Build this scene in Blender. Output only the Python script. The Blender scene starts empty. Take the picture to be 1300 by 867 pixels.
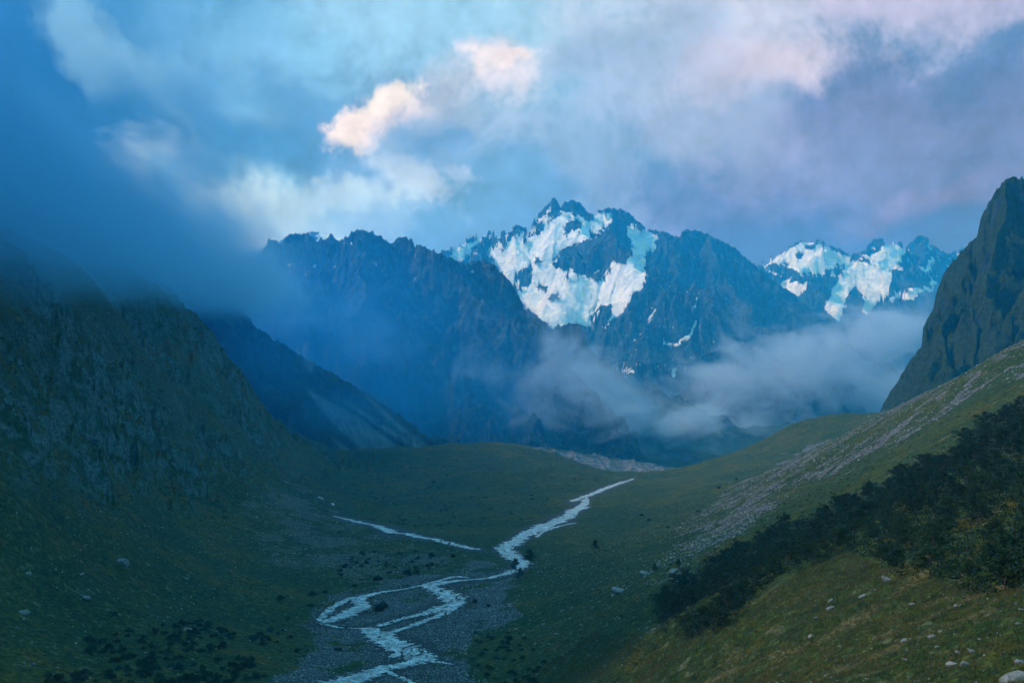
import bpy, math, os, random
import numpy as np
from mathutils import Vector
F = 1264.0          # focal length in photo pixels (35 mm lens)
CU, HV = 650.0, 540.0   # photo column straight ahead, photo row of the level horizon
DBG = os.environ.get('DBG', '')
random.seed(7)
rng = np.random.default_rng(7)
sc = bpy.context.scene
COL = sc.collection
R = math.radians

# ------------------------------------------------------------------ noise
def _h(ix, iy, seed):
    n = (ix.astype(np.int64) * 374761393 + iy.astype(np.int64) * 668265263 + seed * 1442695041) & 0xffffffff
    n = ((n ^ (n >> 13)) * 1274126177) & 0xffffffff
    return (n ^ (n >> 16)) & 0xffff
_ang = np.arange(65536) * (2 * math.pi / 65536)
_GX, _GY = np.cos(_ang), np.sin(_ang)
def perlin(x, y, seed=0):
    x0 = np.floor(x); y0 = np.floor(y); fx = x - x0; fy = y - y0
    ix = x0.astype(np.int64); iy = y0.astype(np.int64)
    u = fx * fx * fx * (fx * (fx * 6 - 15) + 10); v = fy * fy * fy * (fy * (fy * 6 - 15) + 10)
    def g(a, b):
        k = _h(ix + a, iy + b, seed); return _GX[k] * (fx - a) + _GY[k] * (fy - b)
    n0 = g(0, 0); n0 = n0 + u * (g(1, 0) - n0)
    n1 = g(0, 1); n1 = n1 + u * (g(1, 1) - n1)
    return (n0 + v * (n1 - n0)) * 1.5
def fbm(x, y, oct=5, seed=0, gain=.5, lac=2.03):
    s = 0; a = 1; t = 0
    for i in range(oct):
        s = s + a * perlin(x, y, seed + i * 17); t += a; a *= gain; x = x * lac + 3.1; y = y * lac - 1.7
    return s / t
def ridged(x, y, oct=5, seed=0, gain=.5, lac=2.07):
    s = 0; a = 1; t = 0; w = 1
    for i in range(oct):
        n = 1 - np.abs(perlin(x, y, seed + i * 31)) * 1.6; n = np.clip(n, 0, 1) ** 2
        s = s + a * n * w; t += a; w = np.clip(n * 1.6, 0, 1); a *= gain; x = x * lac + 5.3; y = y * lac + 2.2
    return s / t
def sstep(a, b, x):
    t = np.clip((x - a) / (b - a), 0, 1); return t * t * (3 - 2 * t)
def P(u, v, Y):
    return np.array([(u - CU) / F * Y, Y, (HV - v) / F * Y])
def uv_of(X, Y, Z):
    Yc = np.maximum(Y, 1.0); return CU + F * X / Yc, HV - F * Z / Yc

# ------------------------------------------------------------------ valley ground height (thin plate through surveyed points)
GP = """
1300,867,85 1150,867,105 1000,867,140 900,867,190 800,867,270 720,867,350 650,867,420
1300,760,125 1150,780,150 1000,790,190 900,800,230 830,805,290 760,800,400 680,800,520
1300,650,210 1150,700,220 1000,740,250 900,770,280
1300,560,360 1200,600,350 1100,650,370 1000,690,400 900,720,430 800,740,500 710,740,650
1300,480,560 1200,530,600 1100,580,650 1000,630,700 900,670,720 800,690,780 720,700,860
1300,435,700 1200,487,800 1110,533,950 1000,590,1000 900,640,1000 820,655,1050
1300,452,900 1200,510,1000 1110,545,1150
1500,867,62 1700,800,75 1500,600,240 1700,600,250 1600,400,500 1600,330,700 1900,300,520 2000,600,170
400,867,420 250,867,370 100,867,330 -50,867,290 -300,820,250
400,800,560 250,800,480 100,800,400 0,800,350
0,700,420 100,700,500 200,700,600 350,700,780 500,700,850
0,600,470 100,620,600 200,640,760 300,650,900 400,660,1000 500,672,980
0,500,540 100,540,700 200,580,900 300,600,1150 380,612,1300
0,400,650 100,430,850 200,470,1150 300,540,1400 400,590,1600
0,300,800 100,335,1050 200,358,1350 255,410,1550 320,505,1750 400,572,1850 450,600,1850
-300,250,600 -300,600,380 -300,190,900 -600,300,450 0,305,1050 100,335,1350 200,368,1650 -300,215,1250 -600,150,1000
560,867,450 510,800,551 560,740,690 655,705,815 650,690,860 690,660,1041 740,630,1285 790,612,1490
470,600,1650 520,596,1720 600,600,1600 700,603,1560 600,635,1300 540,655,1150 450,630,1300
500,579,1950 560,566,2000 620,562,2050 680,568,2050 740,590,1950 790,606,1650
620,578,2400 500,588,2400 830,612,1560
1060,523,1700 1000,541,1700 950,570,1650 900,595,1600 860,607,1550 1110,530,1700 1180,520,1750 1250,500,1800
1000,575,2100 900,612,2000 1100,560,2150
700,569,2700 760,578,2800 820,589,2800 866,597,2750 740,603,2350 800,606,2350 760,592,3300 860,607,3300 640,585,3000
1300,480,1300 1200,530,1300 1100,556,1350 1000,596,1300
"""
pts = np.array([P(*map(float, t.split(','))) for t in GP.split()])
extra = np.array([[0, 0, -1.9], [0, 20, -7], [11, 20, -8], [21, 40, -14], [32, 60, -18.5], [60, 0, 0], [-40, 10, -20], [0, -60, 4], [-60, -60, -12], [100, -60, 35], [20, 50, -15], [0, 60, -22], [-30, 120, -60], [-60, 250, -95],
                  [-150, 100, -70], [-260, 100, -30], [250, 100, 70], [-100, 180, -88]], float)
pts = np.vstack([pts, extra])
KS = 400.0
def _tp(r2): return 0.5 * r2 * np.log(r2 + 1e-9)
_n = len(pts); _xy = pts[:, :2] / KS
_A = np.zeros((_n + 3, _n + 3)); _d2 = ((_xy[:, None] - _xy[None]) ** 2).sum(-1)
_A[:_n, :_n] = _tp(_d2) + np.eye(_n) * 2e-4
_A[:_n, _n] = 1; _A[:_n, _n + 1:] = _xy; _A[_n:, :_n] = _A[:_n, _n:].T
_w = np.linalg.solve(_A, np.concatenate([pts[:, 2], [0, 0, 0]]))
def base_z(x, y):
    sh = np.shape(x); x = np.ravel(x).astype(float) / KS; y = np.ravel(y).astype(float) / KS; out = np.empty(len(x))
    for i in range(0, len(x), 40000):
        a = x[i:i + 40000, None]; b = y[i:i + 40000, None]
        out[i:i + 40000] = _tp((a - _xy[:, 0]) ** 2 + (b - _xy[:, 1]) ** 2) @ _w[:_n] + _w[_n] + _w[_n + 1] * a[:, 0] + _w[_n + 2] * b[:, 0]
    return out.reshape(sh)

# regular lookup table of the smooth ground (fast bilinear), finer near the camera through a log-polar map
LR = np.exp(np.linspace(math.log(2.0), math.log(4600.0), 420)); LT = np.linspace(R(-88), R(88), 520)
_rr, _tt = np.meshgrid(LR, LT, indexing='ij')
_tab = base_z(_rr * np.sin(_tt), _rr * np.cos(_tt))
def smooth_z(x, y):
    r = np.clip(np.hypot(x, y), 2.001, 4599); t = np.clip(np.arctan2(x, y), R(-87.9), R(87.9))
    a = np.log(r / 2.0) / math.log(2300.0) * 419; b = (t - R(-88)) / R(176) * 519
    i = np.floor(a).astype(int).clip(0, 418); j = np.floor(b).astype(int).clip(0, 518); a -= i; b -= j
    return (_tab[i, j] * (1 - a) + _tab[i + 1, j] * a) * (1 - b) + (_tab[i, j + 1] * (1 - a) + _tab[i + 1, j + 1] * a) * b

def hit(u, v, zf, y0=60, y1=3000, n=700):
    """where the sight line through photo point (u, v) first meets the height field zf"""
    u = np.atleast_1d(u).astype(float); v = np.atleast_1d(v).astype(float)
    ys = np.exp(np.linspace(math.log(y0), math.log(y1), n)); res = np.full(len(u), np.nan)
    X = (u[:, None] - CU) / F * ys; Zr = (HV - v[:, None]) / F * ys
    g = zf(X, np.broadcast_to(ys, X.shape)) - Zr
    up = g > 0; k = up.argmax(1); ok = up.any(1) & (k > 0)
    kk = np.where(ok, k, 1); r = np.arange(len(u)); g0 = g[r, kk - 1]; g1 = g[r, kk]
    t = np.clip(g0 / (g0 - g1 + 1e-12), 0, 1); Y = ys[kk - 1] + t * (ys[kk] - ys[kk - 1])
    Y = np.where(ok, Y, np.nan)
    return (u - CU) / F * Y, Y

def pmask(u, v, poly, soft):
    """1 inside a polygon, falling to 0 over soft on both sides of its edge"""
    p = np.array(poly, float); sh = np.shape(u); u = np.ravel(u); v = np.ravel(v)
    out = np.zeros(len(u)); m = (u > p[:, 0].min() - soft) & (u < p[:, 0].max() + soft) & (v > p[:, 1].min() - soft) & (v < p[:, 1].max() + soft)
    uu = u[m]; vv = v[m]; ins = np.zeros(len(uu), bool); d = np.full(len(uu), 1e9)
    for k in range(len(p)):
        ax, ay = p[k]; bx, by = p[(k + 1) % len(p)]
        ins ^= ((ay > vv) != (by > vv)) & (uu < (bx - ax) * (vv - ay) / (by - ay + 1e-12) + ax)
        ex, ey = bx - ax, by - ay; t = np.clip(((uu - ax) * ex + (vv - ay) * ey) / (ex * ex + ey * ey + 1e-9), 0, 1)
        d = np.minimum(d, np.hypot(uu - ax - t * ex, vv - ay - t * ey))
    out[m] = sstep(-soft, soft, np.where(ins, d, -d)); return out.reshape(sh)

def grid_mesh(name, X, Y, Z, attrs, mat, smooth=True):
    n, m = X.shape; me = bpy.data.meshes.new(name)
    co = np.stack([X, Y, Z], -1).reshape(-1, 3).astype(np.float32)
    i = np.arange(n - 1)[:, None] * m + np.arange(m - 1)[None]; q = np.stack([i, i + 1, i + m + 1, i + m], -1).reshape(-1, 4)
    a = co[q[0]]; 
    nz = np.cross(a[1] - a[0], a[3] - a[0])[2]
    if nz < 0: q = q[:, ::-1]
    me.vertices.add(len(co)); me.vertices.foreach_set('co', co.ravel())
    me.loops.add(q.size); me.loops.foreach_set('vertex_index', q.ravel().astype(np.int32))
    me.polygons.add(len(q)); me.polygons.foreach_set('loop_start', np.arange(0, q.size, 4, dtype=np.int32))
    me.polygons.foreach_set('use_smooth', np.full(len(q), smooth))
    me.update(calc_edges=True)
    for k, a in attrs.items():
        at = me.attributes.new(k, 'FLOAT', 'POINT'); at.data.foreach_set('value', np.ravel(a).astype(np.float32))
    me.materials.append(mat); o = bpy.data.objects.new(name, me); COL.objects.link(o); return o
def tri_mesh(name, co, fa, mat, nv=3, smooth=False):
    me = bpy.data.meshes.new(name); co = np.asarray(co, np.float32); fa = np.asarray(fa, np.int32)
    me.vertices.add(len(co)); me.vertices.foreach_set('co', co.ravel())
    me.loops.add(fa.size); me.loops.foreach_set('vertex_index', fa.ravel())
    me.polygons.add(len(fa)); me.polygons.foreach_set('loop_start', np.arange(0, fa.size, nv, dtype=np.int32))
    me.polygons.foreach_set('use_smooth', np.full(len(fa), smooth)); me.update(calc_edges=True)
    if mat: me.materials.append(mat)
    return me

# ------------------------------------------------------------------ node helper
class NT:
    def __init__(s, nt): s.nt = nt; nt.nodes.clear()
    def n(s, t, **kw):
        nd = s.nt.nodes.new(t)
        for k, v in kw.items(): setattr(nd, k, v)
        return nd
    def l(s, a, b): s.nt.links.new(a, b)
    def put(s, inp, v):
        if isinstance(v, bpy.types.NodeSocket): s.l(v, inp)
        else:
            try: inp.default_value = v
            except Exception: inp.default_value = (*v, 1) if len(v) == 3 else v
    def m(s, op, a, b=0.0, c=None, clamp=False):
        nd = s.n('ShaderNodeMath', operation=op, use_clamp=clamp); s.put(nd.inputs[0], a); s.put(nd.inputs[1], b)
        if c is not None: s.put(nd.inputs[2], c)
        return nd.outputs[0]
    def vm(s, op, a, b=(0, 0, 0)):
        nd = s.n('ShaderNodeVectorMath', operation=op); s.put(nd.inputs[0], a); s.put(nd.inputs[1], b); return nd.outputs[0]
    def scale(s, a, k):
        nd = s.n('ShaderNodeVectorMath', operation='SCALE'); s.put(nd.inputs[0], a); s.put(nd.inputs[3], k); return nd.outputs[0]
    def mix(s, f, a, b, mode='MIX'):
        nd = s.n('ShaderNodeMix', data_type='RGBA', blend_type=mode); s.put(nd.inputs[0], f); s.put(nd.inputs[6], a); s.put(nd.inputs[7], b); return nd.outputs[2]
    def noise(s, vec, scale, detail=4, rough=.55, dist=0, col=False, dim='3D'):
        nd = s.n('ShaderNodeTexNoise', noise_dimensions=dim)
        if vec is not None: s.put(nd.inputs['Vector'], vec)
        nd.inputs['Scale'].default_value = scale; nd.inputs['Detail'].default_value = detail; nd.inputs['Roughness'].default_value = rough; nd.inputs['Distortion'].default_value = dist
        return nd.outputs['Color' if col else 'Fac']
    def ss(s, x, a, b, o0=0.0, o1=1.0):
        nd = s.n('ShaderNodeMapRange', interpolation_type='SMOOTHSTEP'); s.put(nd.inputs[0], x); nd.inputs[1].default_value = a; nd.inputs[2].default_value = b
        nd.inputs[3].default_value = o0; nd.inputs[4].default_value = o1; return nd.outputs[0]
    def attr(s, name): return s.n('ShaderNodeAttribute', attribute_name=name).outputs['Fac']
def new_mat(name):
    m = bpy.data.materials.new(name); m.use_nodes = True; return m, NT(m.node_tree)
def finish(t, col, rough=.9, height=None, dist=1.0, spec=.2, strength=1.0):
    b = t.n('ShaderNodeBsdfPrincipled'); t.put(b.inputs['Base Color'], col); t.put(b.inputs['Roughness'], rough); t.put(b.inputs['Specular IOR Level'], spec)
    if height is not None:
        bp = t.n('ShaderNodeBump'); bp.inputs['Distance'].default_value = dist; bp.inputs['Strength'].default_value = strength; t.put(bp.inputs['Height'], height); t.l(bp.outputs[0], b.inputs['Normal'])
    o = t.n('ShaderNodeOutputMaterial'); t.l(b.outputs[0], o.inputs['Surface']); return b
def tag(o, label, cat=None, group=None, kind=None):
    if label: o['label'] = label
    if cat: o['category'] = cat
    if group: o['group'] = group
    if kind: o['kind'] = kind
    return o

# ------------------------------------------------------------------ river courses (photo column, row, width)
RIV = [
 [(806,607,3),(790,612,5),(768,620,6),(748,628,8),(735,633,8),(722,637,6)],
 [(745,631,5),(741,640,9),(728,648,12),(718,657,13),(697,665,14),(679,673,15),(665,679,13),(650,690,12),(639,697,15),(652,707,13),(664,715,12),(660,722,11),(646,727,12),(622,733,9),(600,735,10),(575,737,14),(543,743,13),(562,751,15),(575,758,19),(580,764,20),(562,771,16),(535,779,13),(499,788,9),(478,795,9)],
 [(585,766,9),(562,779,10),(522,794,8),(500,801,7),(487,806,8)],
 [(597,733,5),(577,731,8),(560,736,5),(543,740,4),(515,747,5),(483,751,7),(454,759,12),(462,769,13),(445,777,15),(431,783,13),(407,790,14)],
 [(452,757,4),(441,760,7),(425,769,6),(412,778,6),(404,788,5)],
 [(404,790,6),(431,796,4),(452,797,5),(467,797,14),(483,807,22),(504,820,30),(522,827,32),(538,833,24),(530,839,18),(499,845,17),(478,851,16),(462,857,18),(431,866,20),(395,876,20),(340,892,22)],
 [(538,833,8),(548,839,8),(561,840,5),(578,843,3)],
 [(486,848,5),(498,855,6),(512,860,6),(526,868,7),(540,882,8)],
 [(612,697,6),(600,696,6),(572,690,7),(552,684,6),(535,682,8),(515,677,9),(499,676,14),(488,671,12),(478,667,8),(462,664,9),(447,661,9),(422,654,4)],
 [(352,607,3),(360,611,4),(366,612,3)], [(381,621,4),(388,624,4)], [(405,630,3),(411,634,4)], [(422,638,3),(424,642,3)],
 [(680,682,3),(690,674,3),(712,667,3),(732,663,3)],
]
_rs = []
for c in RIV:
    for a, b in zip(c[:-1], c[1:]): _rs.append((*a, *b))
def river_mask(u, v):
    sh = np.shape(u); u = np.ravel(u); v = np.ravel(v); out = np.zeros(len(u)); m = (u > 320) & (u < 830) & (v > 595) & (v < 900)
    uu = u[m]; vv = v[m]; d = np.full(len(uu), 9.0)
    for au, av, aw, bu, bv, bw in _rs:
        ex, ey = bu - au, (bv - av) * 2; t = np.clip(((uu - au) * ex + (vv - av) * 2 * ey) / (ex * ex + ey * ey), 0, 1)
        d = np.minimum(d, np.hypot(uu - au - t * ex, (vv - av) * 2 - t * ey) / (aw + t * (bw - aw)))
    out[m] = 1 - sstep(.5, 1.6, d); return out.reshape(sh)

ROCKP = [(-400,200),(0,300),(120,330),(230,290),(300,360),(370,460),(430,540),(470,590),(400,606),(340,604),(300,606),(270,640),(225,650),(190,610),(120,640),(60,610),(0,640),(-400,700)]
GRAVP = [(660,722),(690,705),(665,735),(640,748),(655,775),(640,800),(600,812),(590,840),(640,880),(600,930),(330,930),(330,870),(380,850),(400,815),(385,790),(400,765),(440,748),(500,740),(545,728),(600,720)]
STONP = [(1420,360),(1300,432),(1200,484),(1110,528),(1010,572),(935,605),(905,640),(860,668),(850,700),(905,700),(960,660),(1010,625),(1090,585),(1150,560),(1230,510),(1300,480),(1420,430)]
STON2 = [(940,640),(905,672),(860,700),(800,735),(770,760),(860,735),(890,705),(930,690),(960,662)]
MORP = [(668,566),(720,570),(800,582),(870,594),(872,602),(830,602),(800,609),(770,606),(735,603),(700,588)]
BLUEP = [(330,600),(400,625),(450,665),(560,692),(610,700),(560,725),(500,738),(440,745),(380,745),(330,700),(300,650)]
PATHS = [([(985,838),(1030,815),(1090,782),(1150,740),(1192,710)], 3.5), ([(860,880),(930,850),(1000,822),(1060,800)], 2), ([(1110,812),(1200,770),(1290,735)], 2), ([(1010,875),(1100,835),(1180,800),(1260,772)], 2)]
def path_mask(u, v):
    out = np.zeros(np.shape(u))
    for pl, w in PATHS:
        for (au, av), (bu, bv) in zip(pl[:-1], pl[1:]):
            ex, ey = bu - au, bv - av; t = np.clip(((u - au) * ex + (v - av) * ey) / (ex * ex + ey * ey), 0, 1); out = np.maximum(out, sstep(2.2, .3, np.hypot(u - au - t * ex, v - av - t * ey) / w))
    return out
def masks(x, y, z):
    u, v = uv_of(x, y, z); f = (y > 30)
    wu = u + 16 * fbm(x / 50, y / 50, 5, 3, .6) * 2; wv = v + 10 * fbm(x / 60 + 9, y / 60, 4, 4) * 2
    rk = pmask(wu, wv, ROCKP, 55) * f; rk = rk * np.clip(.72 + 1.7 * fbm(x / 120, y / 190, 4, 54), 0, 1); gr = pmask(wu, wv, GRAVP, 9) * f
    st = np.maximum(pmask(wu, wv, STONP, 8), .7 * pmask(wu, wv, STON2, 12)) * f; mo = pmask(u, wv, MORP, 3) * (y > 2000)
    bl = pmask(wu, wv, BLUEP, 20) * f * (y < 1500)
    an = fbm((x * .45 - y * .9) / 34, (x * .9 + y * .45) / 80, 5, 51, .62) * 2.0 + .5 * fbm(x / 9, y / 12, 3, 56); st = st * np.clip(.36 + an, 0, 1)
    gr = gr * np.clip(.80 + 1.3 * fbm(x / 22, y / 30, 4, 52), 0, 1); bl = bl * np.clip(.6 + 1.6 * fbm(x / 40, y / 60, 4, 53), 0, 1)
    return u, v, rk, gr, st, mo, bl
def ground_full(x, y):
    z = smooth_z(x, y); u, v, rk, gr, st, mo, bl = masks(x, y, z)
    rv = river_mask(u, v) * (y > 380)
    far = sstep(40, 300, y)
    q = 1 - .9 * np.maximum(rv, gr * .8)
    d = 3.0 * fbm(x / 70, y / 70, 4, 11) * (.25 + .75 * far)
    d += .45 * fbm(x / 9, y / 9, 3, 12)
    t = perlin(x / 1.7, y / 2.3, 13); d += .16 * np.maximum(t, 0) ** 2 * 4 * (y < 500)
    d += .25 * np.abs(perlin(x / 5 + .3 * t, y / 6, 15)) * (1 - gr)
    d += .9 * (ridged(x / 13, y / 15, 4, 16) - .4) * sstep(420, 120, y)
    d *= q
    # mound and valley sides carry broad runnels
    d += sstep(1200, 1700, y) * q * 6 * (ridged(x / 120, y / 260, 4, 18) - .4)
    # craggy left side
    c = ridged(x / 95 + .6 * fbm(x / 50, y / 90, 3, 5), y / 165 - x / 330, 6, 21, .62)
    d += rk * (34 * (c - .42) + 15 * 1.35 * (ridged(x / 27 + .4 * fbm(x / 20, y / 40, 3, 6), y / 55, 5, 26, .62) - .4) + 5 * (ridged(x / 9, y / 18, 4, 27, .6) - .4)) * sstep(300, 900, y) ** .5
    d += st * 1.3 * (ridged(x / 6, y / 6, 4, 31) - .2) + gr * .35 * fbm(x / 3, y / 3, 3, 33)
    d += mo * 14 * (ridged(x / 60, y / 500, 4, 37) - .4)
    d += bl * .8 * ridged(x / 8, y / 8, 3, 38)
    d += rv * .9 * (ridged(x / 8, y / 14, 3, 39) - .25) - .55 * rv
    # dry gullies on the near right slope and the left slope
    return z + d, (u, v, rk, gr, st, mo, bl, rv)
def gz(x, y): return ground_full(np.asarray(x, float), np.asarray(y, float))[0]

def build_ground():
    th = np.tan(np.linspace(-math.atan(.62), math.atan(.62), 1150)); th = np.arctan(th)
    side = np.linspace(R(33), R(86), 90)
    th = np.concatenate([-side[::-1], th, side])
    r = np.exp(np.linspace(math.log(3.0), math.log(4400.0), 1250))
    rr, tt = np.meshgrid(r, th, indexing='ij'); x = rr * np.sin(tt); y = rr * np.cos(tt)
    z, (u, v, rk, gr, st, mo, bl, rv) = ground_full(x, y)
    # the fall away behind the last crest, so that the sheet sinks under the mountains
    pa = path_mask(u + 3 * fbm(x / 6, y / 6, 3, 58) * 2, v) * (y > 50) * (y < 900)
    o = grid_mesh('ground', x, y, z, dict(path=pa, rock=rk, gravel=gr, stone=st, moraine=mo, blue=bl, wet=rv), ground_mat())
    tag(o, 'wide grassy valley floor and stony slopes with brownish green turf', kind='structure'); return o

def ground_mat():
    m, t = new_mat('ground')
    pos = t.n('ShaderNodeNewGeometry').outputs['Position']; nrm = t.n('ShaderNodeNewGeometry').outputs['Normal']
    big = t.noise(pos, .014, 6, .65); mid = t.noise(pos, .07, 5, .6, .4); fine = t.noise(pos, .5, 6, .7); vf = t.noise(pos, 2.6, 5, .7)
    grass = t.mix(t.ss(big, .40, .62), (.022, .105, .020, 1), (.085, .150, .012, 1))
    grass = t.mix(t.ss(t.m('ADD', mid, t.m('MULTIPLY', t.m('SUBTRACT', big, .5), .8)), .53, .70), grass, (.19, .150, .010, 1))
    grass = t.mix(t.ss(mid, .28, .42, 1, 0), grass, (.008, .046, .014, 1))
    grass = t.mix(t.ss(fine, .40, .68), t.mix(.6, grass, (.008, .014, .006, 1)), t.mix(.38, grass, (.17, .17, .04, 1)))
    grass = t.mix(t.ss(vf, .38, .62), t.mix(.65, grass, (.006, .01, .005, 1)), grass)
    spot = t.noise(pos, .24, 4, .65); grass = t.mix(t.ss(spot, .36, .46, .75, 0), grass, (.008, .020, .010, 1)); grass = t.mix(t.ss(spot, .58, .66, 0, .55), grass, (.17, .18, .10, 1))
    grass = t.mix(t.m('MULTIPLY', t.attr('path'), t.ss(fine, .25, .6, .15, .65)), grass, (.19, .15, .065, 1))
    # stones
    vor = t.n('ShaderNodeTexVoronoi', feature='F1'); vor.inputs['Scale'].default_value = .75; t.l(pos, vor.inputs['Vector'])
    vcol = t.n('ShaderNodeSeparateColor'); t.l(vor.outputs['Color'], vcol.inputs[0])
    stone = t.mix(vcol.outputs[0], (.10, .11, .12, 1), (.40, .41, .40, 1)); stone = t.mix(t.ss(vor.outputs['Distance'], .25, .75), stone, (.03, .034, .036, 1))
    stone = t.mix(t.m('MULTIPLY', vf, .5), stone, (.05, .055, .06, 1))
    v2 = t.n('ShaderNodeTexVoronoi', feature='F1'); v2.inputs['Scale'].default_value = 1.3; t.l(pos, v2.inputs['Vector'])
    c2 = t.n('ShaderNodeSeparateColor'); t.l(v2.outputs['Color'], c2.inputs[0])
    grav = t.mix(c2.outputs[0], (.06, .07, .075, 1), (.34, .36, .36, 1)); grav = t.mix(t.ss(v2.outputs['Distance'], .2, .7), grav, (.02, .026, .026, 1))
    # rock by steepness on the craggy side
    sep = t.n('ShaderNodeSeparateXYZ'); t.l(nrm, sep.inputs[0])
    steep = t.ss(t.m('ADD', sep.outputs[2], t.m('ADD', t.m('MULTIPLY', t.m('SUBTRACT', mid, .5), 1.5), t.m('MULTIPLY', t.m('SUBTRACT', fine, .5), .5))), .50, .80, 1, 0)
    rock = t.mix(t.ss(fine, .3, .7), (.014, .024, .022, 1), (.13, .23, .22, 1)); rock = t.mix(t.ss(mid, .42, .60), rock, (.020, .060, .020, 1))
    def thr(a, lo, hi, n, k): return t.ss(t.m('ADD', a, t.m('MULTIPLY', t.m('SUBTRACT', n, .5), k)), lo, hi)
    c = grass
    # scattered stones anywhere
    sp = t.ss(t.m('ADD', t.m('MULTIPLY', vcol.outputs[1], 1.0), t.m('MULTIPLY', t.m('SUBTRACT', mid, .5), 1.1)), 1.0, 1.05)
    sp = t.m('MULTIPLY', sp, t.ss(vor.outputs['Distance'], .22, .34, 1, 0)); c = t.mix(t.m('MULTIPLY', sp, .8), c, (.17, .19, .18, 1))
    c = t.mix(t.m('MULTIPLY', t.attr('rock'), t.m('MULTIPLY', steep, .95)), c, rock)
    c = t.mix(t.m('MULTIPLY', thr(t.attr('blue'), .45, .75, mid, 2.2), .8), c, t.mix(.35, stone, grass))
    c = t.mix(thr(t.attr('stone'), .45, .62, mid, 1.6), c, stone)
    c = t.mix(thr(t.attr('gravel'), .40, .62, mid, 1.5), c, grav)
    c = t.mix(t.attr('moraine'), c, t.mix(t.ss(t.m('ADD', mid, t.m('MULTIPLY', t.m('SUBTRACT', fine, .5), .8)), .35, .75), (.04, .05, .05, 1), (.26, .27, .27, 1)))
    c = t.mix(t.ss(t.attr('wet'), .1, .8), c, t.mix(.5, grav, (.03, .035, .035, 1)))
    h = t.m('ADD', t.m('MULTIPLY', fine, .8), t.m('MULTIPLY', vf, .25)); h = t.m('SUBTRACT', h, t.m('MULTIPLY', vor.outputs['Distance'], t.m('MULTIPLY', t.attr('stone'), .8)))
    finish(t, c, .95, h, 1.2, .1); return m

def build_river():
    m, t = new_mat('river')
    pos = t.n('ShaderNodeNewGeometry').outputs['Position']
    n1 = t.noise(pos, .22, 6, .68, .6); n2 = t.noise(pos, .9, 5, .7, .5)
    foam = t.ss(t.m('ADD', n1, t.m('MULTIPLY', t.m('SUBTRACT', n2, .5), 1.0)), .42, .62)
    c = t.mix(foam, (.10, .16, .18, 1), (.72, .78, .80, 1)); c = t.mix(t.ss(n2, .60, .66), c, (.04, .05, .05, 1))
    b = finish(t, c, .35, n2, .5, .5)
    co = []; fa = []
    for si, c_ in enumerate(RIV):
        a = np.array(c_, float); L = np.concatenate([[0], np.cumsum(np.hypot(np.diff(a[:, 0]), np.diff(a[:, 1]) * 2))])
        s = np.arange(0, L[-1], 1.5); u = np.interp(s, L, a[:, 0]); v = np.interp(s, L, a[:, 1]); w = np.interp(s, L, a[:, 2])
        k = np.ones(5) / 5
        if len(s) > 12:
            up = np.pad(u, 2, 'edge'); vp = np.pad(v, 2, 'edge'); u = np.convolve(up, k, 'valid'); v = np.convolve(vp, k, 'valid')
        u = u + 2.2 * fbm(s / 7 + si * 7.3, s * 0 + .5, 4, 41, .6) * np.minimum(1, w / 8) * 1.4
        x, y = hit(u, v, smooth_z, 300, 1900, 900)
        ok = ~np.isnan(y); x, y, w, s = x[ok], y[ok], w[ok], s[ok]
        if len(x) < 3: continue
        wm = w / F * y
        dx = np.gradient(x); dy = np.gradient(y); ln = np.hypot(dx, dy) + 1e-6; nx, ny = -dy / ln, dx / ln
        for arr in (): pass
        # widths are horizontal in the photo: widen where the flow runs across
        wm = wm * (.55 + .9 * np.abs(nx)) * .98
        wl = wm * (.55 + 1.5 * np.abs(fbm(s / 5, s * 0 + si, 4, 43)) * 2); wr = wm * (.55 + 1.5 * np.abs(fbm(s / 5, s * 0 + si + 50, 4, 44)) * 2)
        taper = np.minimum(1, np.minimum(s - s[0], s[-1] - s) / 6 + .25); wl = wl * taper; wr = wr * taper
        K = 9; b0 = len(co)
        for j in range(len(x)):
            for i in range(K):
                f = -1 + 2 * i / (K - 1); ww = (wl[j] if f < 0 else wr[j]) * .5 * f * 1.1
                co.append((x[j] + nx[j] * ww, y[j] + ny[j] * ww, 0))
        for j in range(len(x) - 1):
            for i in range(K - 1):
                q = b0 + j * K + i; fa.append((q, q + 1, q + K + 1, q + K))
    co = np.array(co); z = smooth_z(co[:, 0], co[:, 1]); co[:, 2] = z - .12 + .10 * fbm(co[:, 0] / 3, co[:, 1] / 3, 3, 47)
    me = tri_mesh('river', co, fa, m, 4, True); o = bpy.data.objects.new('river', me); COL.objects.link(o)
    tag(o, 'pale foaming braided river running through the gravel of the valley floor', kind='structure')

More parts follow.
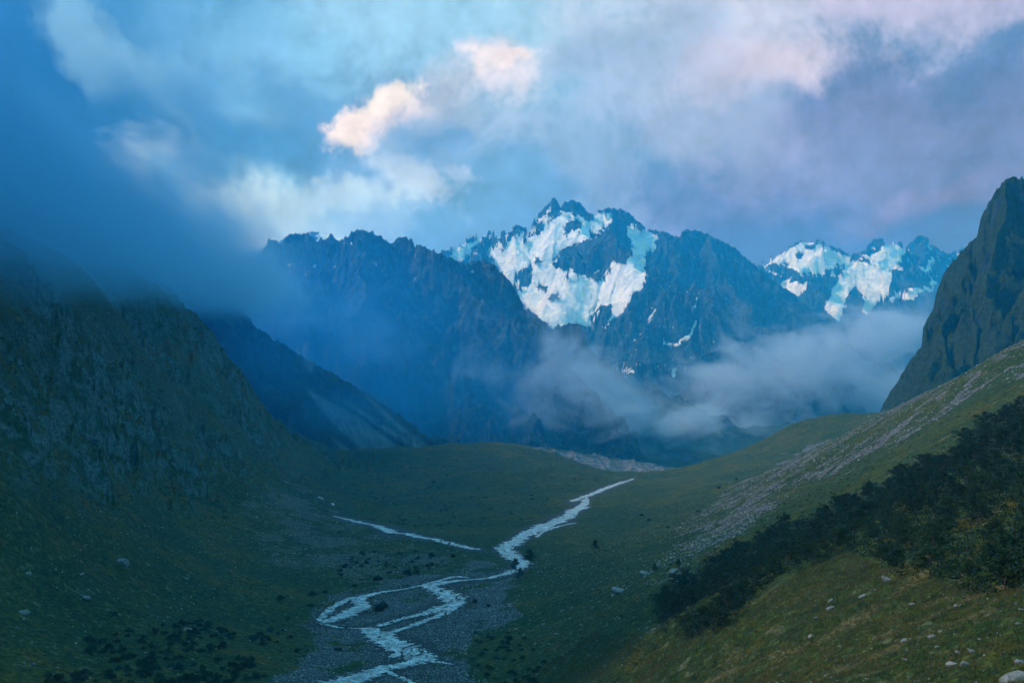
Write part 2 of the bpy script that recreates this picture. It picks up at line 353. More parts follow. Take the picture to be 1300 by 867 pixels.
# ------------------------------------------------------------------ mountains
def zc(lst, ox, oy, s): return [(ox + a / s, oy + b / s) for a, b in lst]
def mountain(name, crest, spurs, u0, u1, du, Y0, Y1, ny, Ybase, k, floor, seed, auto, mat, gully=1.0, attrf=None, depthvar=150, label='', ridge_drop=.62, jag=1.2, hills=0):
    r = random.Random(seed)
    cu = np.array([c[0] for c in crest], float); cv = np.array([c[1] for c in crest], float)
    def Yc(u): return Ybase + depthvar * perlin(np.asarray(u, float) / 90, np.asarray(u, float) * 0 + .3, seed) * 1.6
    us = np.arange(cu[0], cu[-1], 14.0 * du); crest3 = [P(u, np.interp(u, cu, cv), float(Yc(u))) for u in us]
    lines = [crest3] + [[P(*p) for p in s] for s in spurs]
    kk = [k] + [k] * len(spurs)
    def spur(p, ang, L, drop, n=5):
        out = [p]; q = p.copy(); 
        for i in range(n):
            ang += r.uniform(-.28, .28); st = L / n
            q = q + np.array([math.cos(ang) * st, math.sin(ang) * st, -drop * st * r.uniform(.6, 1.4)]); out.append(q.copy())
        return out
    nn, Lm = auto
    for i in range(nn):
        j = int((i + r.random()) / nn * (len(crest3) - 1)); p = crest3[j].copy(); p[2] -= r.uniform(0, 30)
        a = -math.pi / 2 + r.uniform(-.75, .75); s = spur(p, a, Lm * r.uniform(.6, 1.2), ridge_drop); lines.append(s); kk.append(k * 1.05)
        for q in s[1:-1]:
            for sg in (-1, 1):
                if r.random() < .75: lines.append(spur(q - np.array([0, 0, 5]), a + sg * r.uniform(.6, 1.1), Lm * r.uniform(.15, .35), ridge_drop * 1.05, 3)); kk.append(k * 1.1)
    for s in lines[1:1 + len(spurs)]:
        for q in s[1:]:
            for sg in (-1, 1): lines.append(spur(q - np.array([0, 0, 5]), -math.pi / 2 + sg * r.uniform(.5, 1.2), Lm * r.uniform(.15, .4), ridge_drop, 3)); kk.append(k * 1.1)
    U = np.arange(u0, u1, du); Yv = np.linspace(Y0, Y1, ny); uu, Y = np.meshgrid(U, Yv, indexing='ij'); X = (uu - CU) / F * Y
    sc_ = Ybase / 4000.0
    W = 70 * sc_
    wx = X + W * fbm(X / (260 * sc_), Y / (260 * sc_), 4, seed + 1) * 1.5; wy = Y + W * fbm(X / (260 * sc_) + 40, Y / (260 * sc_), 4, seed + 2) * 1.5
    H = np.full(X.shape, -1e9); S = np.zeros(X.shape); D = np.zeros(X.shape); off = 0
    for ln, kq in zip(lines, kk):
        for a, b in zip(ln[:-1], ln[1:]):
            e = b - a; L2 = e[0] ** 2 + e[1] ** 2 + 1e-6
            R_ = (max(a[2], b[2]) + 200) / kq + 200
            t = np.clip(((wx - a[0]) * e[0] + (wy - a[1]) * e[1]) / L2, 0, 1)
            d = np.hypot(wx - a[0] - t * e[0], wy - a[1] - t * e[1]); h = a[2] + t * e[2] - kq * d * (1 - .18 * np.clip(d / (900 * sc_), 0, 1))
            g = h > H; H = np.where(g, h, H); S = np.where(g, off + t * math.sqrt(L2), S); D = np.where(g, d, D); off += math.sqrt(L2)
        off += 777
    w = np.clip(D / (60 * sc_), 0, 1)
    fl = ridged(S / (110 * sc_) + .35 * fbm(X / 80 / sc_, Y / 80 / sc_, 3, seed + 5), D / (420 * sc_), 4, seed + 6)
    fl2 = ridged(S / (24 * sc_) + .5 * fbm(X / 30 / sc_, Y / 30 / sc_, 3, seed + 7), D / (120 * sc_), 4, seed + 8)
    cr = ridged(X / (150 * sc_), Y / (150 * sc_), 7, seed + 9, .58)
    H = H + gully * sc_ * 1.25 * (w * (78 * (fl - .45) + 24 * (fl2 - .45)) + 46 * (cr - .42))
    H = H + gully * sc_ * 13 * fbm(X / (22 * sc_), Y / (22 * sc_), 5, seed + 12, .62) 
    base = floor(X, Y) + hills * sc_ * np.clip((Y - Y0) / 900, 0, 1) * (ridged(X / (420 * sc_), Y / (600 * sc_), 5, seed + 30) - .2); H = np.where(H > base, H, base + (H - base) * 0) + 0
    m_ = H - base; H = base + np.where(m_ > 0, m_, 0) + gully * 4 * sc_ * fbm(X / 40, Y / 40, 4, seed + 14)
    # settle the skyline on the surveyed crest
    sl = H / Y; cur = sl.max(1); tgt = (HV - np.interp(U, cu, cv)) / F + jag / F * (fbm(U / 5, U * 0 + 2, 4, seed + 20) * 3.0 + 4.5 * (ridged(U / 11, U * 0 + 5, 4, seed + 21, .6) - .45))
    dl = tgt - cur; kw = np.ones(31) / 31; lo = np.convolve(np.pad(dl, 15, 'edge'), kw, 'valid'); hi = dl - lo
    bs = (base / Y); fr = np.clip((sl - bs) / np.maximum(cur[:, None] - bs, 1e-4), 0, 1)
    sl = sl + lo[:, None] * fr ** 1.2 + hi[:, None] * sstep(.72, 1.0, fr) * fr ** 2
    Z = sl * Y
    gx = np.gradient(Z, axis=1) / np.gradient(Y, axis=1); 
    gxx = np.gradient(Z, axis=0) / np.maximum(np.gradient(X, axis=0), 1e-3); slope = np.hypot(gx, gxx)
    v = HV - F * Z / Y
    at = attrf(uu, v, X, Y, Z, slope, fl) if attrf else {}
    for kz in ('snow', 'scree', 'turf'): at.setdefault(kz, np.zeros(X.shape))
    if at['snow'].max() > 0:                                    # snow lies smooth over the rock
        B = Z.copy()
        for _ in range(2):
            for ax in (0, 1):
                n_ = 7; C_ = np.cumsum(np.pad(B, [(n_ + 1, n_) if a_ == ax else (0, 0) for a_ in (0, 1)], 'edge'), axis=ax); B = (np.take(C_, range(2 * n_ + 1, C_.shape[ax]), ax) - np.take(C_, range(0, C_.shape[ax] - 2 * n_ - 1), ax)) / (2 * n_ + 1)
        q_ = sstep(.35, .75, at['snow']) * .8; Z = Z * (1 - q_) + (B + 10) * q_
    o = grid_mesh(name, X, Y, Z, at, mat); tag(o, label, kind='structure'); return o

def rock_mat():
    m, t = new_mat('mountain_rock')
    g = t.n('ShaderNodeNewGeometry'); pos = g.outputs['Position']; sep = t.n('ShaderNodeSeparateXYZ'); t.l(g.outputs['Normal'], sep.inputs[0])
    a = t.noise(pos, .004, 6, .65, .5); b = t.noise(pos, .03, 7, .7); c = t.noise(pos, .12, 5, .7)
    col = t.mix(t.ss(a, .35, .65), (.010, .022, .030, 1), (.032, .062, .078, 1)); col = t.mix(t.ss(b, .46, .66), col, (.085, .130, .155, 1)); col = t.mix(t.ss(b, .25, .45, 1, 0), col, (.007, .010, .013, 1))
    tf = t.ss(t.m('ADD', t.attr('turf'), t.m('ADD', t.m('MULTIPLY', t.m('SUBTRACT', b, .5), 1.6), t.m('MULTIPLY', t.m('SUBTRACT', sep.outputs[2], .6), 1.4))), .45, .75)
    tf = t.m('MULTIPLY', tf, t.ss(t.attr('turf'), 0, .2))
    col = t.mix(tf, col, t.mix(t.ss(c, .3, .7), (.014, .042, .014, 1), (.050, .085, .020, 1)))
    col = t.mix(t.m('MULTIPLY', t.attr('scree'), t.ss(b, .2, .6, .55, 1)), col, (.20, .33, .36, 1))
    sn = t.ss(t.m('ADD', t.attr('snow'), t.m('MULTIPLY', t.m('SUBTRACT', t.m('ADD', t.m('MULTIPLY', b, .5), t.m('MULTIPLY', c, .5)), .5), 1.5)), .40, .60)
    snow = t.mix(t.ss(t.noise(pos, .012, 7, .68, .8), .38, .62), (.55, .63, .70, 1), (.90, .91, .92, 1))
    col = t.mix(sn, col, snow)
    h = t.m('MULTIPLY', t.m('ADD', b, t.m('MULTIPLY', c, .3)), t.m('SUBTRACT', 1.0, t.m('MULTIPLY', sn, .75)))
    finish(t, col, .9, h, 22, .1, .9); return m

# main peak: snow and rock islands, traced and tied to the world through the surface itself
S7 = lambda l: zc(l, 600, 230, 2.3425)
S8 = lambda l: zc(l, 900, 200, 2.4075)
D_SNOW = [S7([(62,240),(78,212),(110,200),(150,185),(175,168),(190,165),(215,140),(240,112),(265,92),(300,100),(330,112),(352,125),(358,98),(392,88),(412,100),(408,138),(380,147),(340,172),(300,192),(262,205),(238,240),(250,262),(300,272),(345,292),(385,292),(430,245),(468,232),(474,200),(462,165),(465,128),(520,147),(552,150),(550,190),(512,240),(516,290),(480,335),(450,385),(425,410),(395,432),(350,440),(325,430),(300,425),(240,432),(210,412),(158,382),(130,332),(100,290)]),
          S7([(-80,235),(-40,185),(0,180),(30,150),(40,160),(10,195),(-40,240)]), S7([(95,205),(130,160),(160,145),(150,175),(120,205)]), S7([(40,230),(80,180),(95,190),(60,232)])]
D_ROCK = [S7([(118,292),(150,253),(176,260),(177,300),(140,327)]), S7([(265,152),(290,112),(324,118),(318,145),(280,160)]), S7([(185,243),(200,222),(206,238),(192,250)]), S7([(222,352),(250,333),(260,345),(232,356)]), S7([(345,412),(375,372),(412,358),(418,382),(400,425),(365,440)]), S7([(192,316),(215,312),(216,326),(195,328)]), S7([(275,283),(282,282),(283,292),(275,292)])]
D_STRK = [S7([(560,490),(600,488),(640,462),(665,425),(672,430),(645,470),(600,498),(565,497)]), S7([(410,560),(480,562),(482,572),(430,568)]), S7([(590,560),(606,562),(603,580),(592,577)]), S7([(520,420),(545,372),(548,378),(528,425)]), S7([(645,390),(668,345),(670,355),(652,392)])]
E_SNOW = [S8([(148,328),(200,293),(255,262),(300,244),(335,248),(365,270),(395,285),(432,296),(432,327),(385,330),(345,362),(310,350),(270,355),(240,322),(200,325),(170,337)]), S8([(205,382),(260,380),(302,374),(296,400),(272,420),(255,452),(235,430),(194,442)]), S8([(133,420),(165,418),(172,440),(145,449)]),
          S8([(410,335),(440,308),(470,320),(500,312),(520,280),(545,254),(590,262),(606,272),(598,292),(560,350),(550,412),(500,462),(458,474),(480,440),(442,393),(420,440),(400,502),(354,462),(378,400),(412,360)]), S8([(545,432),(600,408),(650,392),(700,386),(695,398),(640,412),(600,430),(560,444)]), S8([(460,470),(500,430),(520,440),(485,478)]), S8([(652,352),(684,310),(690,318),(665,350)])]
E_ROCK = [S8([(268,305),(300,275),(330,248),(338,260),(310,285),(285,308)]), S8([(475,300),(500,255),(520,248),(528,275),(500,310)]), S8([(420,430),(442,398),(470,430),(440,450)])]
def poly_any(u, v, ps, soft):
    o = 0
    for p in ps: o = np.maximum(o, pmask(u, v, p, soft))
    return o
def att_D(u, v, X, Y, Z, sl, fl):
    wu = u + 6 * fbm(X / 75, Z / 75, 6, 61, .68) * 2; wv = v + 6 * fbm(X / 75 + 50, Z / 75, 6, 62, .68) * 2
    s = poly_any(wu, wv, D_SNOW, 2.0); s = s * (1 - poly_any(wu, wv, D_ROCK, 1.2)); s = s * (1 - .62 * sstep(.70, .86, ridged(X / 130 + Z / 110, Z / 130 - X / 200, 6, 75, .65))); s = np.maximum(s, .8 * poly_any(u, v, D_STRK, 1))
    hi = sstep(1150, 1500, Z) * (u < 700); s = np.maximum(s, .62 * hi * (fbm(X / 60, Z / 90, 5, 63) > .08))
    mid = (u > 780) & (u < 920) & (v > 360) & (v < 480); s = np.maximum(s, .58 * mid * (ridged(X / 50, Z / 110, 4, 64) > .74))
    return dict(snow=s, turf=.35 * sstep(600, 200, Z))
def att_E(u, v, X, Y, Z, sl, fl):
    wu = u + 4 * fbm(X / 110, Z / 110, 5, 65, .6) * 2; wv = v + 4 * fbm(X / 110 + 50, Z / 110, 5, 66, .6) * 2
    s = poly_any(wu, wv, E_SNOW, 1.6) * (1 - poly_any(wu, wv, E_ROCK, 1.2)); s = np.maximum(s, .6 * (Z > 1400) * (fbm(X / 80, Z / 120, 5, 67) > .16))
    return dict(snow=s)
C_SCREE = [[(371,434),(386,434),(402,452),(396,474),(380,457)]]
B_SCREE = [[(386,491),(410,505),(455,530),(500,562),(534,584),(505,592),(470,580),(430,545),(403,515)], [(420,500),(456,519),(495,544),(556,577),(549,582),(486,545),(452,521)], [(456,494),(500,532),(548,570),(540,571),(495,536)], [(371,434),(386,434),(402,452),(396,474),(380,457)], [(420,555),(450,575),(480,594),(470,596),(440,578)]]
def att_C(u, v, X, Y, Z, sl, fl):
    wu = u + 2.5 * fbm(X / 30, Z / 30, 4, 68) * 2
    st = .55 + .45 * sstep(.35, .65, ridged(X / 14 - Z / 25, Z / 200, 3, 70)); s = 0; s = poly_any(wu, v, C_SCREE, 2.5) * st
    sn = .62 * (Z > 560) * (fbm(X / 24, Z / 60, 5, 71) > .42)
    return dict(scree=s, snow=sn, turf=.55 * sstep(500, 150, Z))
def att_F(u, v, X, Y, Z, sl, fl): return dict(turf=1.0 + .4 * sstep(.55, .3, fl) + .45 * sstep(430, 520, v))
def att_B(u, v, X, Y, Z, sl, fl):
    wu = u + 2.5 * fbm(X / 25, Z / 25, 4, 168); st = .6 + .4 * sstep(.35, .6, ridged(X / 10 + Z / 16, Z / 150, 3, 170)); return dict(turf=.55 + 0 * u, scree=poly_any(wu, v, B_SCREE, 2.2) * st)
def att_H(u, v, X, Y, Z, sl, fl): return dict(snow=.35 + .6 * sstep(-.25, .1, fbm(X / 140, Z / 140, 4, 73)))

C_CREST = [(150,470),(230,420),(262,380),(280,356),(297,351),(316,339),(331,322),(342,303),(348,305),(355,309),(365,300),(372,296),(382,297),(391,296),(401,307),(408,302),(414,303),(421,296),(431,307),(444,298),(455,291),(468,293),(476,296),(485,300),(495,310),(504,303),(515,299.6),(521,303),(527,309),(544,315),(570,326),(591,337),(600,333),(608,329),(618,330),(626,335),(638,347),(650,360),(656,369),(664,389),(685,402),(702,418),(718,412),(732,409),(741,422),(747,443),(771,460),(788,473),(797,484),(806,505),(812,545),(830,620),(1000,760)]
D_CREST = [(430,420),(500,345),(540,322),(570,316),(600,299),(610,296),(619,293),(627,294),(634,296),(645,291),(655.5,285.5),(666,287.6),(672.6,290),(679,277),(686,268),(692,262),(697,256),(701,251),(706.7,252),(712,263),(717,255.6),(722,255),(728,253.5),(732,255),(736.6,257.7),(742,263),(747,270.5),(753,270.5),(760,266),(767,267),(775,264),(782,266),(788,264),(798.5,270.5),(809,281),(822,290),(835,294),(845.5,295),(862.5,300),(866,295),(870,292),(882,292),(890,294),(899,298),(910,302),(920,307),(930,313),(941.5,322),(958.6,337),(980,354),(1010,375),(1050,410),(1100,460),(1180,520),(1300,560)]
E_CREST = [(880,390),(920,360),(945,345),(962,335),(983,322.5),(1008,310),(1018,304),(1025,303),(1039,304),(1053.7,310),(1064,315),(1074.5,320.5),(1089,320.5),(1094,318),(1099,316),(1104,308),(1110,304),(1120,303),(1126,306),(1141,306),(1151,311),(1157.5,306),(1163,302),(1168,299),(1178,303),(1186.6,312),(1199,320.5),(1207,321),(1215,317),(1224,314),(1250,318),(1290,300),(1350,330),(1450,360)]
F_CREST = [(1060,640),(1095,560),(1116,520),(1126,505),(1135,491),(1149,466),(1160,452),(1170,437),(1172,416),(1178,403),(1184.5,391),(1191,362),(1199,347),(1207,333),(1220,320),(1232,306),(1240.6,299.7),(1243,288),(1245,277),(1253,262),(1261,246),(1272,233),(1282,223.7),(1295,226),(1320,238),(1360,215),(1420,160),(1500,130),(1600,150)]
B_CREST = [(-260,215),(-120,240),(0,262),(100,280),(160,290),(200,300),(230,312),(252,326),(272,340),(287,350),(296,366),(306,388),(322,412),(345,428),(390,456),(430,478),(470,501),(510,528),(540,552),(566,578),(590,606),(620,640)]
H_CREST = [(180,400),(240,372),(270,352),(290,335),(300,325),(310,318),(322,315),(335,314),(350,308),(362,302),(375,297),(390,294.5),(400,294),(410,296),(425,299),(450,312),(480,330),(540,360)]
def build_mountains():
    rm = rock_mat(); V = lambda a, b, y0, y1: (lambda X, Y: a + (b - a) * np.clip((Y - y0) / (y1 - y0), 0, 1))
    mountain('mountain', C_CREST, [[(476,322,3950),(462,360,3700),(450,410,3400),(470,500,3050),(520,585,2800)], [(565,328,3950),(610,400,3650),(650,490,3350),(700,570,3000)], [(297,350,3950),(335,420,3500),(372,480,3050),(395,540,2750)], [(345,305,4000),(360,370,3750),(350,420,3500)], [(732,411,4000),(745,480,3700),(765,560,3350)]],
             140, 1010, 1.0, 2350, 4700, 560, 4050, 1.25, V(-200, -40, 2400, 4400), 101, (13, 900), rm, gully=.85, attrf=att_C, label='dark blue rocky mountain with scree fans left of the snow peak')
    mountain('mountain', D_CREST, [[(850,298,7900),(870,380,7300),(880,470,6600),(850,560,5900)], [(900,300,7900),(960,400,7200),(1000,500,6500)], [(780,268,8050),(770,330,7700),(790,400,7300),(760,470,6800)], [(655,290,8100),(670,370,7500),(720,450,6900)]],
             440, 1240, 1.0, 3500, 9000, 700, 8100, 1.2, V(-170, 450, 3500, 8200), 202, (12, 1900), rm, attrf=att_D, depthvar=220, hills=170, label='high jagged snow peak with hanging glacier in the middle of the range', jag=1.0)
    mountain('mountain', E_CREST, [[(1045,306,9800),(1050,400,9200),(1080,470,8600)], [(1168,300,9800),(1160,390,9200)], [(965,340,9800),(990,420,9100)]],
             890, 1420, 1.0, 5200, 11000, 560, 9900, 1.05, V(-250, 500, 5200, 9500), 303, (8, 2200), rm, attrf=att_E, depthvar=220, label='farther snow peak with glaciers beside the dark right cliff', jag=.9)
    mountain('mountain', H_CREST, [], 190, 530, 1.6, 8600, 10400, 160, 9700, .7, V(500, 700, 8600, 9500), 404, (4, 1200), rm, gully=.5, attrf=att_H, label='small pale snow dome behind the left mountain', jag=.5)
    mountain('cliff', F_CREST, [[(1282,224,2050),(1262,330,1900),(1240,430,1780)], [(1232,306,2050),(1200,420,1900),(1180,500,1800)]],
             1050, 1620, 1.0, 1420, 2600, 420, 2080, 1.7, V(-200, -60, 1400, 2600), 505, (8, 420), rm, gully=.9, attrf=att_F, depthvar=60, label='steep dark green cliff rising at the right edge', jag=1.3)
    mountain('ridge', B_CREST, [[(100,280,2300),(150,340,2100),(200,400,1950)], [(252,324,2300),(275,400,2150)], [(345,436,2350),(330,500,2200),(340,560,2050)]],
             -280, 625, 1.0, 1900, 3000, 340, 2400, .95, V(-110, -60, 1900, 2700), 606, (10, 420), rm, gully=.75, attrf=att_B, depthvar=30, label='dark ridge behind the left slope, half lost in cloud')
    # low ground under everything, out to the horizon
    a = np.linspace(-60000, 60000, 61); X, Y = np.meshgrid(a, a, indexing='ij'); Z = -260 - (X * X + Y * Y) / 1.2e8
    o = grid_mesh('terrain', X, Y, Z, {}, rm); tag(o, 'low land beneath and beyond the mountains', kind='structure')
# ------------------------------------------------------------------ light, air and sky
SUN_DIR = Vector((-.80, .10, .62)).normalized()      # towards the sun: low, off to the left, a little ahead
def lin(r, g, b, k=1.0):
    f = lambda c: (c / 255 / 12.92 if c / 255 <= .04045 else ((c / 255 + .055) / 1.055) ** 2.4) * k
    return (f(r), f(g), f(b), 1)
HAZE_D, HAZE_C = 1.05e-4, (.02, .46, 1.0, 1)
def sky_px(u, v):
    az = math.atan2(u - CU, F); return az, (HV - v) / F * math.cos(az)
def build_world():
    w = bpy.data.worlds.new('World'); sc.world = w; w.use_nodes = True; t = NT(w.node_tree)
    d = t.n('ShaderNodeTexCoord').outputs['Generated']
    sky = t.n('ShaderNodeTexSky', sky_type='NISHITA', sun_disc=False); sky.sun_elevation = math.asin(SUN_DIR.z); sky.sun_rotation = math.atan2(SUN_DIR.x, SUN_DIR.y)
    sx = t.n('ShaderNodeSeparateXYZ'); t.l(d, sx.inputs[0]); x, y, z = sx.outputs
    az = t.m('ARCTAN2', x, y); el = t.m('DIVIDE', z, t.m('MAXIMUM', t.m('SQRT', t.m('ADD', t.m('MULTIPLY', x, x), t.m('MULTIPLY', y, y))), .05))
    cv = t.n('ShaderNodeCombineXYZ'); t.l(az, cv.inputs[0]); t.l(el, cv.inputs[1]); cv = cv.outputs[0]
    w1 = t.scale(t.vm('SUBTRACT', t.noise(d, 6.0, 2, .55, 0, True), (.5, .5, .5)), 1.0); w2 = t.scale(t.vm('SUBTRACT', t.noise(d, 24.0, 3, .6, 0, True), (.5, .5, .5)), 1.0)
    C1 = t.vm('ADD', cv, t.vm('ADD', t.scale(w1, .15), t.scale(w2, .045)))        # soft stratus
    C2 = t.vm('ADD', cv, t.vm('ADD', t.scale(w1, .03), t.scale(w2, .040)))        # crisp puffs
    nb = t.m('SUBTRACT', t.noise(d, 9.0, 9, .70, .35), .5); nf = t.m('SUBTRACT', t.noise(d, 42.0, 5, .65), .5); nb = t.m('ADD', nb, t.m('MULTIPLY', nf, .25))
    def blob(C, nz, k, u, v, ru, rv, ang, lo, hi, op):
        a0, e0 = sky_px(u, v); mp = t.n('ShaderNodeMapping', vector_type='TEXTURE'); t.l(C, mp.inputs[0])
        mp.inputs[1].default_value = (a0, e0, 0); mp.inputs[2].default_value = (0, 0, R(ang)); mp.inputs[3].default_value = (ru / F, rv / F, 1e6)
        ln = t.n('ShaderNodeVectorMath', operation='LENGTH'); t.l(mp.outputs[0], ln.inputs[0])
        return t.ss(t.m('MULTIPLY_ADD', nz, -k, ln.outputs['Value']), 1 - lo, 1 - hi, 0, op)
    # clear air between the clouds, then the clouds themselves
    col = t.scale(sky.outputs[0], .10); col = t.mix(.80, col, lin(112, 168, 214))
    col = t.mix(t.ss(az, -.55, -.15, 1, 0), col, lin(45, 122, 190)); col = t.mix(t.ss(az, .02, .45), col, lin(98, 140, 190))
    col = t.mix(t.m('MULTIPLY', t.ss(el, .10, .24, 1, 0), t.ss(az, -.12, .05)), col, lin(88, 132, 192))
    L = [ # soft?, u, v, ru, rv, angle, colour, lo, hi, noise amount, opacity
     (1, 40, 240, 170, 170, -20, (30, 104, 168), -.1, .45, .7, .9), (1, 20, 60, 80, 130, 0, (26, 112, 182), 0, .6, .6, .8),
     (1, 620, 20, 260, 120, -5, (165, 212, 236), 0, .7, .5, .85),
     (1, 200, 20, 160, 60, 0, (70, 150, 205), 0, .6, .6, .7),
     (1, 1190, 190, 260, 120, 0, (98, 124, 172), 0, .6, .5, .9), (1, 1010, 250, 180, 50, 6, (88, 122, 170), 0, .6, .5, .8),
     (1, 900, 300, 330, 90, 0, (84, 128, 190), 0, .6, .3, .8),
     (1, 960, 20, 260, 75, -6, (206, 208, 226), -.15, .8, .8, .9),
     (1, 1180, 10, 130, 50, 0, (196, 188, 216), 0, .6, .7, .7),
     (1, 965, 92, 150, 34, -10, (218, 206, 222), -.1, .6, .7, .85),
     (1, 860, 130, 150, 70, -30, (168, 178, 206), 0, .6, .7, .7), (1, 730, 190, 120, 50, -30, (150, 172, 204), 0, .5, .9, .6), (1, 800, 50, 90, 40, 20, (150, 176, 208), 0, .5, .9, .6),
     (1, 1100, 200, 260, 60, 8, (136, 144, 186), 0, .7, .6, .6),
     (1, 1190, 245, 110, 22, 12, (156, 150, 192), -.1, .7, .5, .5),
     (1, 140, 88, 110, 34, -38, (164, 212, 236), -.1, .4, .9, 1.0), (1, 190, 180, 80, 45, -50, (62, 136, 190), -.05, .5, .6, .85),
     (1, 260, 140, 120, 30, -30, (150, 200, 228), -.05, .5, .9, .8),
          (1, 330, 60, 180, 60, 0, (140, 198, 230), 0, .6, .7, .6),
     (1, 330, 150, 110, 38, -6, (84, 150, 202), 0, .45, .7, .85),
     (1, 330, 225, 130, 45, -12, (140, 190, 220), 0, .5, .9, .7),
     (1, 300, 275, 125, 62, -30, (220, 240, 246), -.1, .35, 1.0, 1.0),
     (1, 300, 318, 90, 40, 15, (255, 255, 250), -.1, .4, .7, 1.0),
     (1, 245, 245, 50, 18, -45, (150, 200, 226), -.1, .4, .9, .7),
     (1, 380, 275, 110, 30, 10, (176, 208, 226), 0, .45, .8, .8),
     (1, 470, 215, 70, 50, -50, (190, 206, 224), 0, .5, .8, .7),
     (1, 560, 130, 130, 60, 30, (176, 192, 218), 0, .6, .7, .6),
     (1, 430, 185, 130, 26, -4, (92, 152, 202), 0, .45, .7, .75),
     (1, 560, 265, 150, 40, 0, (112, 166, 210), 0, .6, .4, .6),
     (0, 520, 215, 80, 30, -25, (196, 208, 224), 0, .6, 1.2, .7), (0, 420, 250, 90, 24, 12, (190, 214, 228), 0, .6, 1.2, .7), (0, 570, 110, 60, 40, 40, (200, 204, 220), 0, .7, 1.1, .6), (0, 370, 120, 80, 26, -12, (88, 146, 194), 0, .7, 1.3, .7), (0, 250, 200, 60, 24, -35, (80, 150, 200), 0, .6, 1.2, .7),
     (0, 640, 82, 62, 36, -20, (226, 218, 228), 0, .5, .6, .9),
     (0, 622, 72, 34, 17, -8, (244, 232, 236), 0, .4, .7, 1.0),
     (0, 655, 70, 30, 12, 25, (246, 230, 232), 0, .5, .7, 1.0),
     (0, 476, 148, 60, 25, 24, (232, 218, 224), 0, .40, .8, .95),
     (0, 490, 128, 38, 20, 30, (255, 240, 232), 0, .45, .9, 1.0),
     (0, 445, 158, 24, 20, 50, (252, 232, 226), 0, .4, .8, 1.0),
     (0, 540, 176, 56, 24, 4, (104, 156, 204), -.1, .7, .9, .85),
     (0, 575, 172, 26, 12, 0, (110, 158, 204), 0, .7, .9, .7)]
    for so, u, v, ru, rv, ang, c, lo, hi, na, op in L:
        f = blob(C1 if so else C2, nb if so else nf, na * (2.1 if so else 1.6), u, v, ru * (1.25 if so else 1.3), rv * (1.3 if so else 1.35), ang, lo - (.12 if so else .02), hi + (.12 if so else .22), op)
        col = t.mix(f, col, lin(*c))
    # fine billow, and the haze the far sky is seen through
    bill = t.m('ADD', 1.0, t.m('ADD', t.m('MULTIPLY', nb, .95), t.m('MULTIPLY', nf, .18))); col = t.scale(col, bill)
    col = t.scale(col, .86)
    # overhead and behind: plain blue grey overcast
    col = t.mix(t.ss(el, .45, .8), col, lin(112, 196, 228)); col = t.mix(t.ss(y, .1, .5, 1, 0), col, lin(98, 180, 214))
    # the colours above are what one sees from the valley; take off what the haze on the way adds and dims
    L = t.m('MINIMUM', t.m('DIVIDE', HAZE_TOP, t.m('MAXIMUM', z, .02)), t.m('DIVIDE', 12500.0, t.m('MAXIMUM', y, .6)))
    def air(i): return t.m('EXPONENT', t.m('MULTIPLY', L, -HAZE_D * HAZE_C[i]))
    cc = t.n('ShaderNodeCombineXYZ')
    for i in range(3): t.l(air(i), cc.inputs[i])
    T_ = cc.outputs[0]; col = t.vm('DIVIDE', t.vm('SUBTRACT', col, t.vm('MULTIPLY', t.vm('SUBTRACT', (1, 1, 1), T_), SKY_S)), T_); col = t.vm('MAXIMUM', col, (.01, .02, .03))
    lp = t.mix(t.ss(el, -.12, -.02, 1, 0), col, (.02, .04, .07, 1))
    bg = t.n('ShaderNodeBackground'); t.l(lp, bg.inputs[0]); bg.inputs[1].default_value = 1.0
    o = t.n('ShaderNodeOutputWorld'); t.l(bg.outputs[0], o.inputs[0])
    w.cycles.sampling_method = 'NONE'
SKY_S = (.10, .26, .46); EXPO = 0.25; HAZE_TOP = 1960.0
def box_obj(name, lo, hi, mat):
    x0, y0, z0 = lo; x1, y1, z1 = hi
    co = [(x, y, z) for z in (z0, z1) for x, y in ((x0, y0), (x1, y0), (x1, y1), (x0, y1))]
    me = tri_mesh(name, co, [(3, 2, 1, 0), (4, 5, 6, 7), (0, 1, 5, 4), (1, 2, 6, 5), (2, 3, 7, 6), (3, 0, 4, 7)], mat, 4)
    o = bpy.data.objects.new(name, me); COL.objects.link(o); return o
def vol_mat(name, col, dens, pure=False):
    m, t = new_mat(name); v = t.n('ShaderNodeVolumePrincipled'); t.put(v.inputs['Color'], col); t.put(v.inputs['Density'], dens(t) if callable(dens) else dens)
    v.inputs['Absorption Color'].default_value = (1, 1, 1, 1) if pure else (0, 0, 0, 1)
    o = t.n('ShaderNodeOutputMaterial'); t.l(v.outputs[0], o.inputs['Volume']); return m
def build_haze():
    m = vol_mat('haze', HAZE_C, HAZE_D, True)
    o = box_obj('haze', (-4500, -900, -900), (8600, 12500, HAZE_TOP), m); tag(o, 'blue evening haze filling the whole valley', kind='stuff')
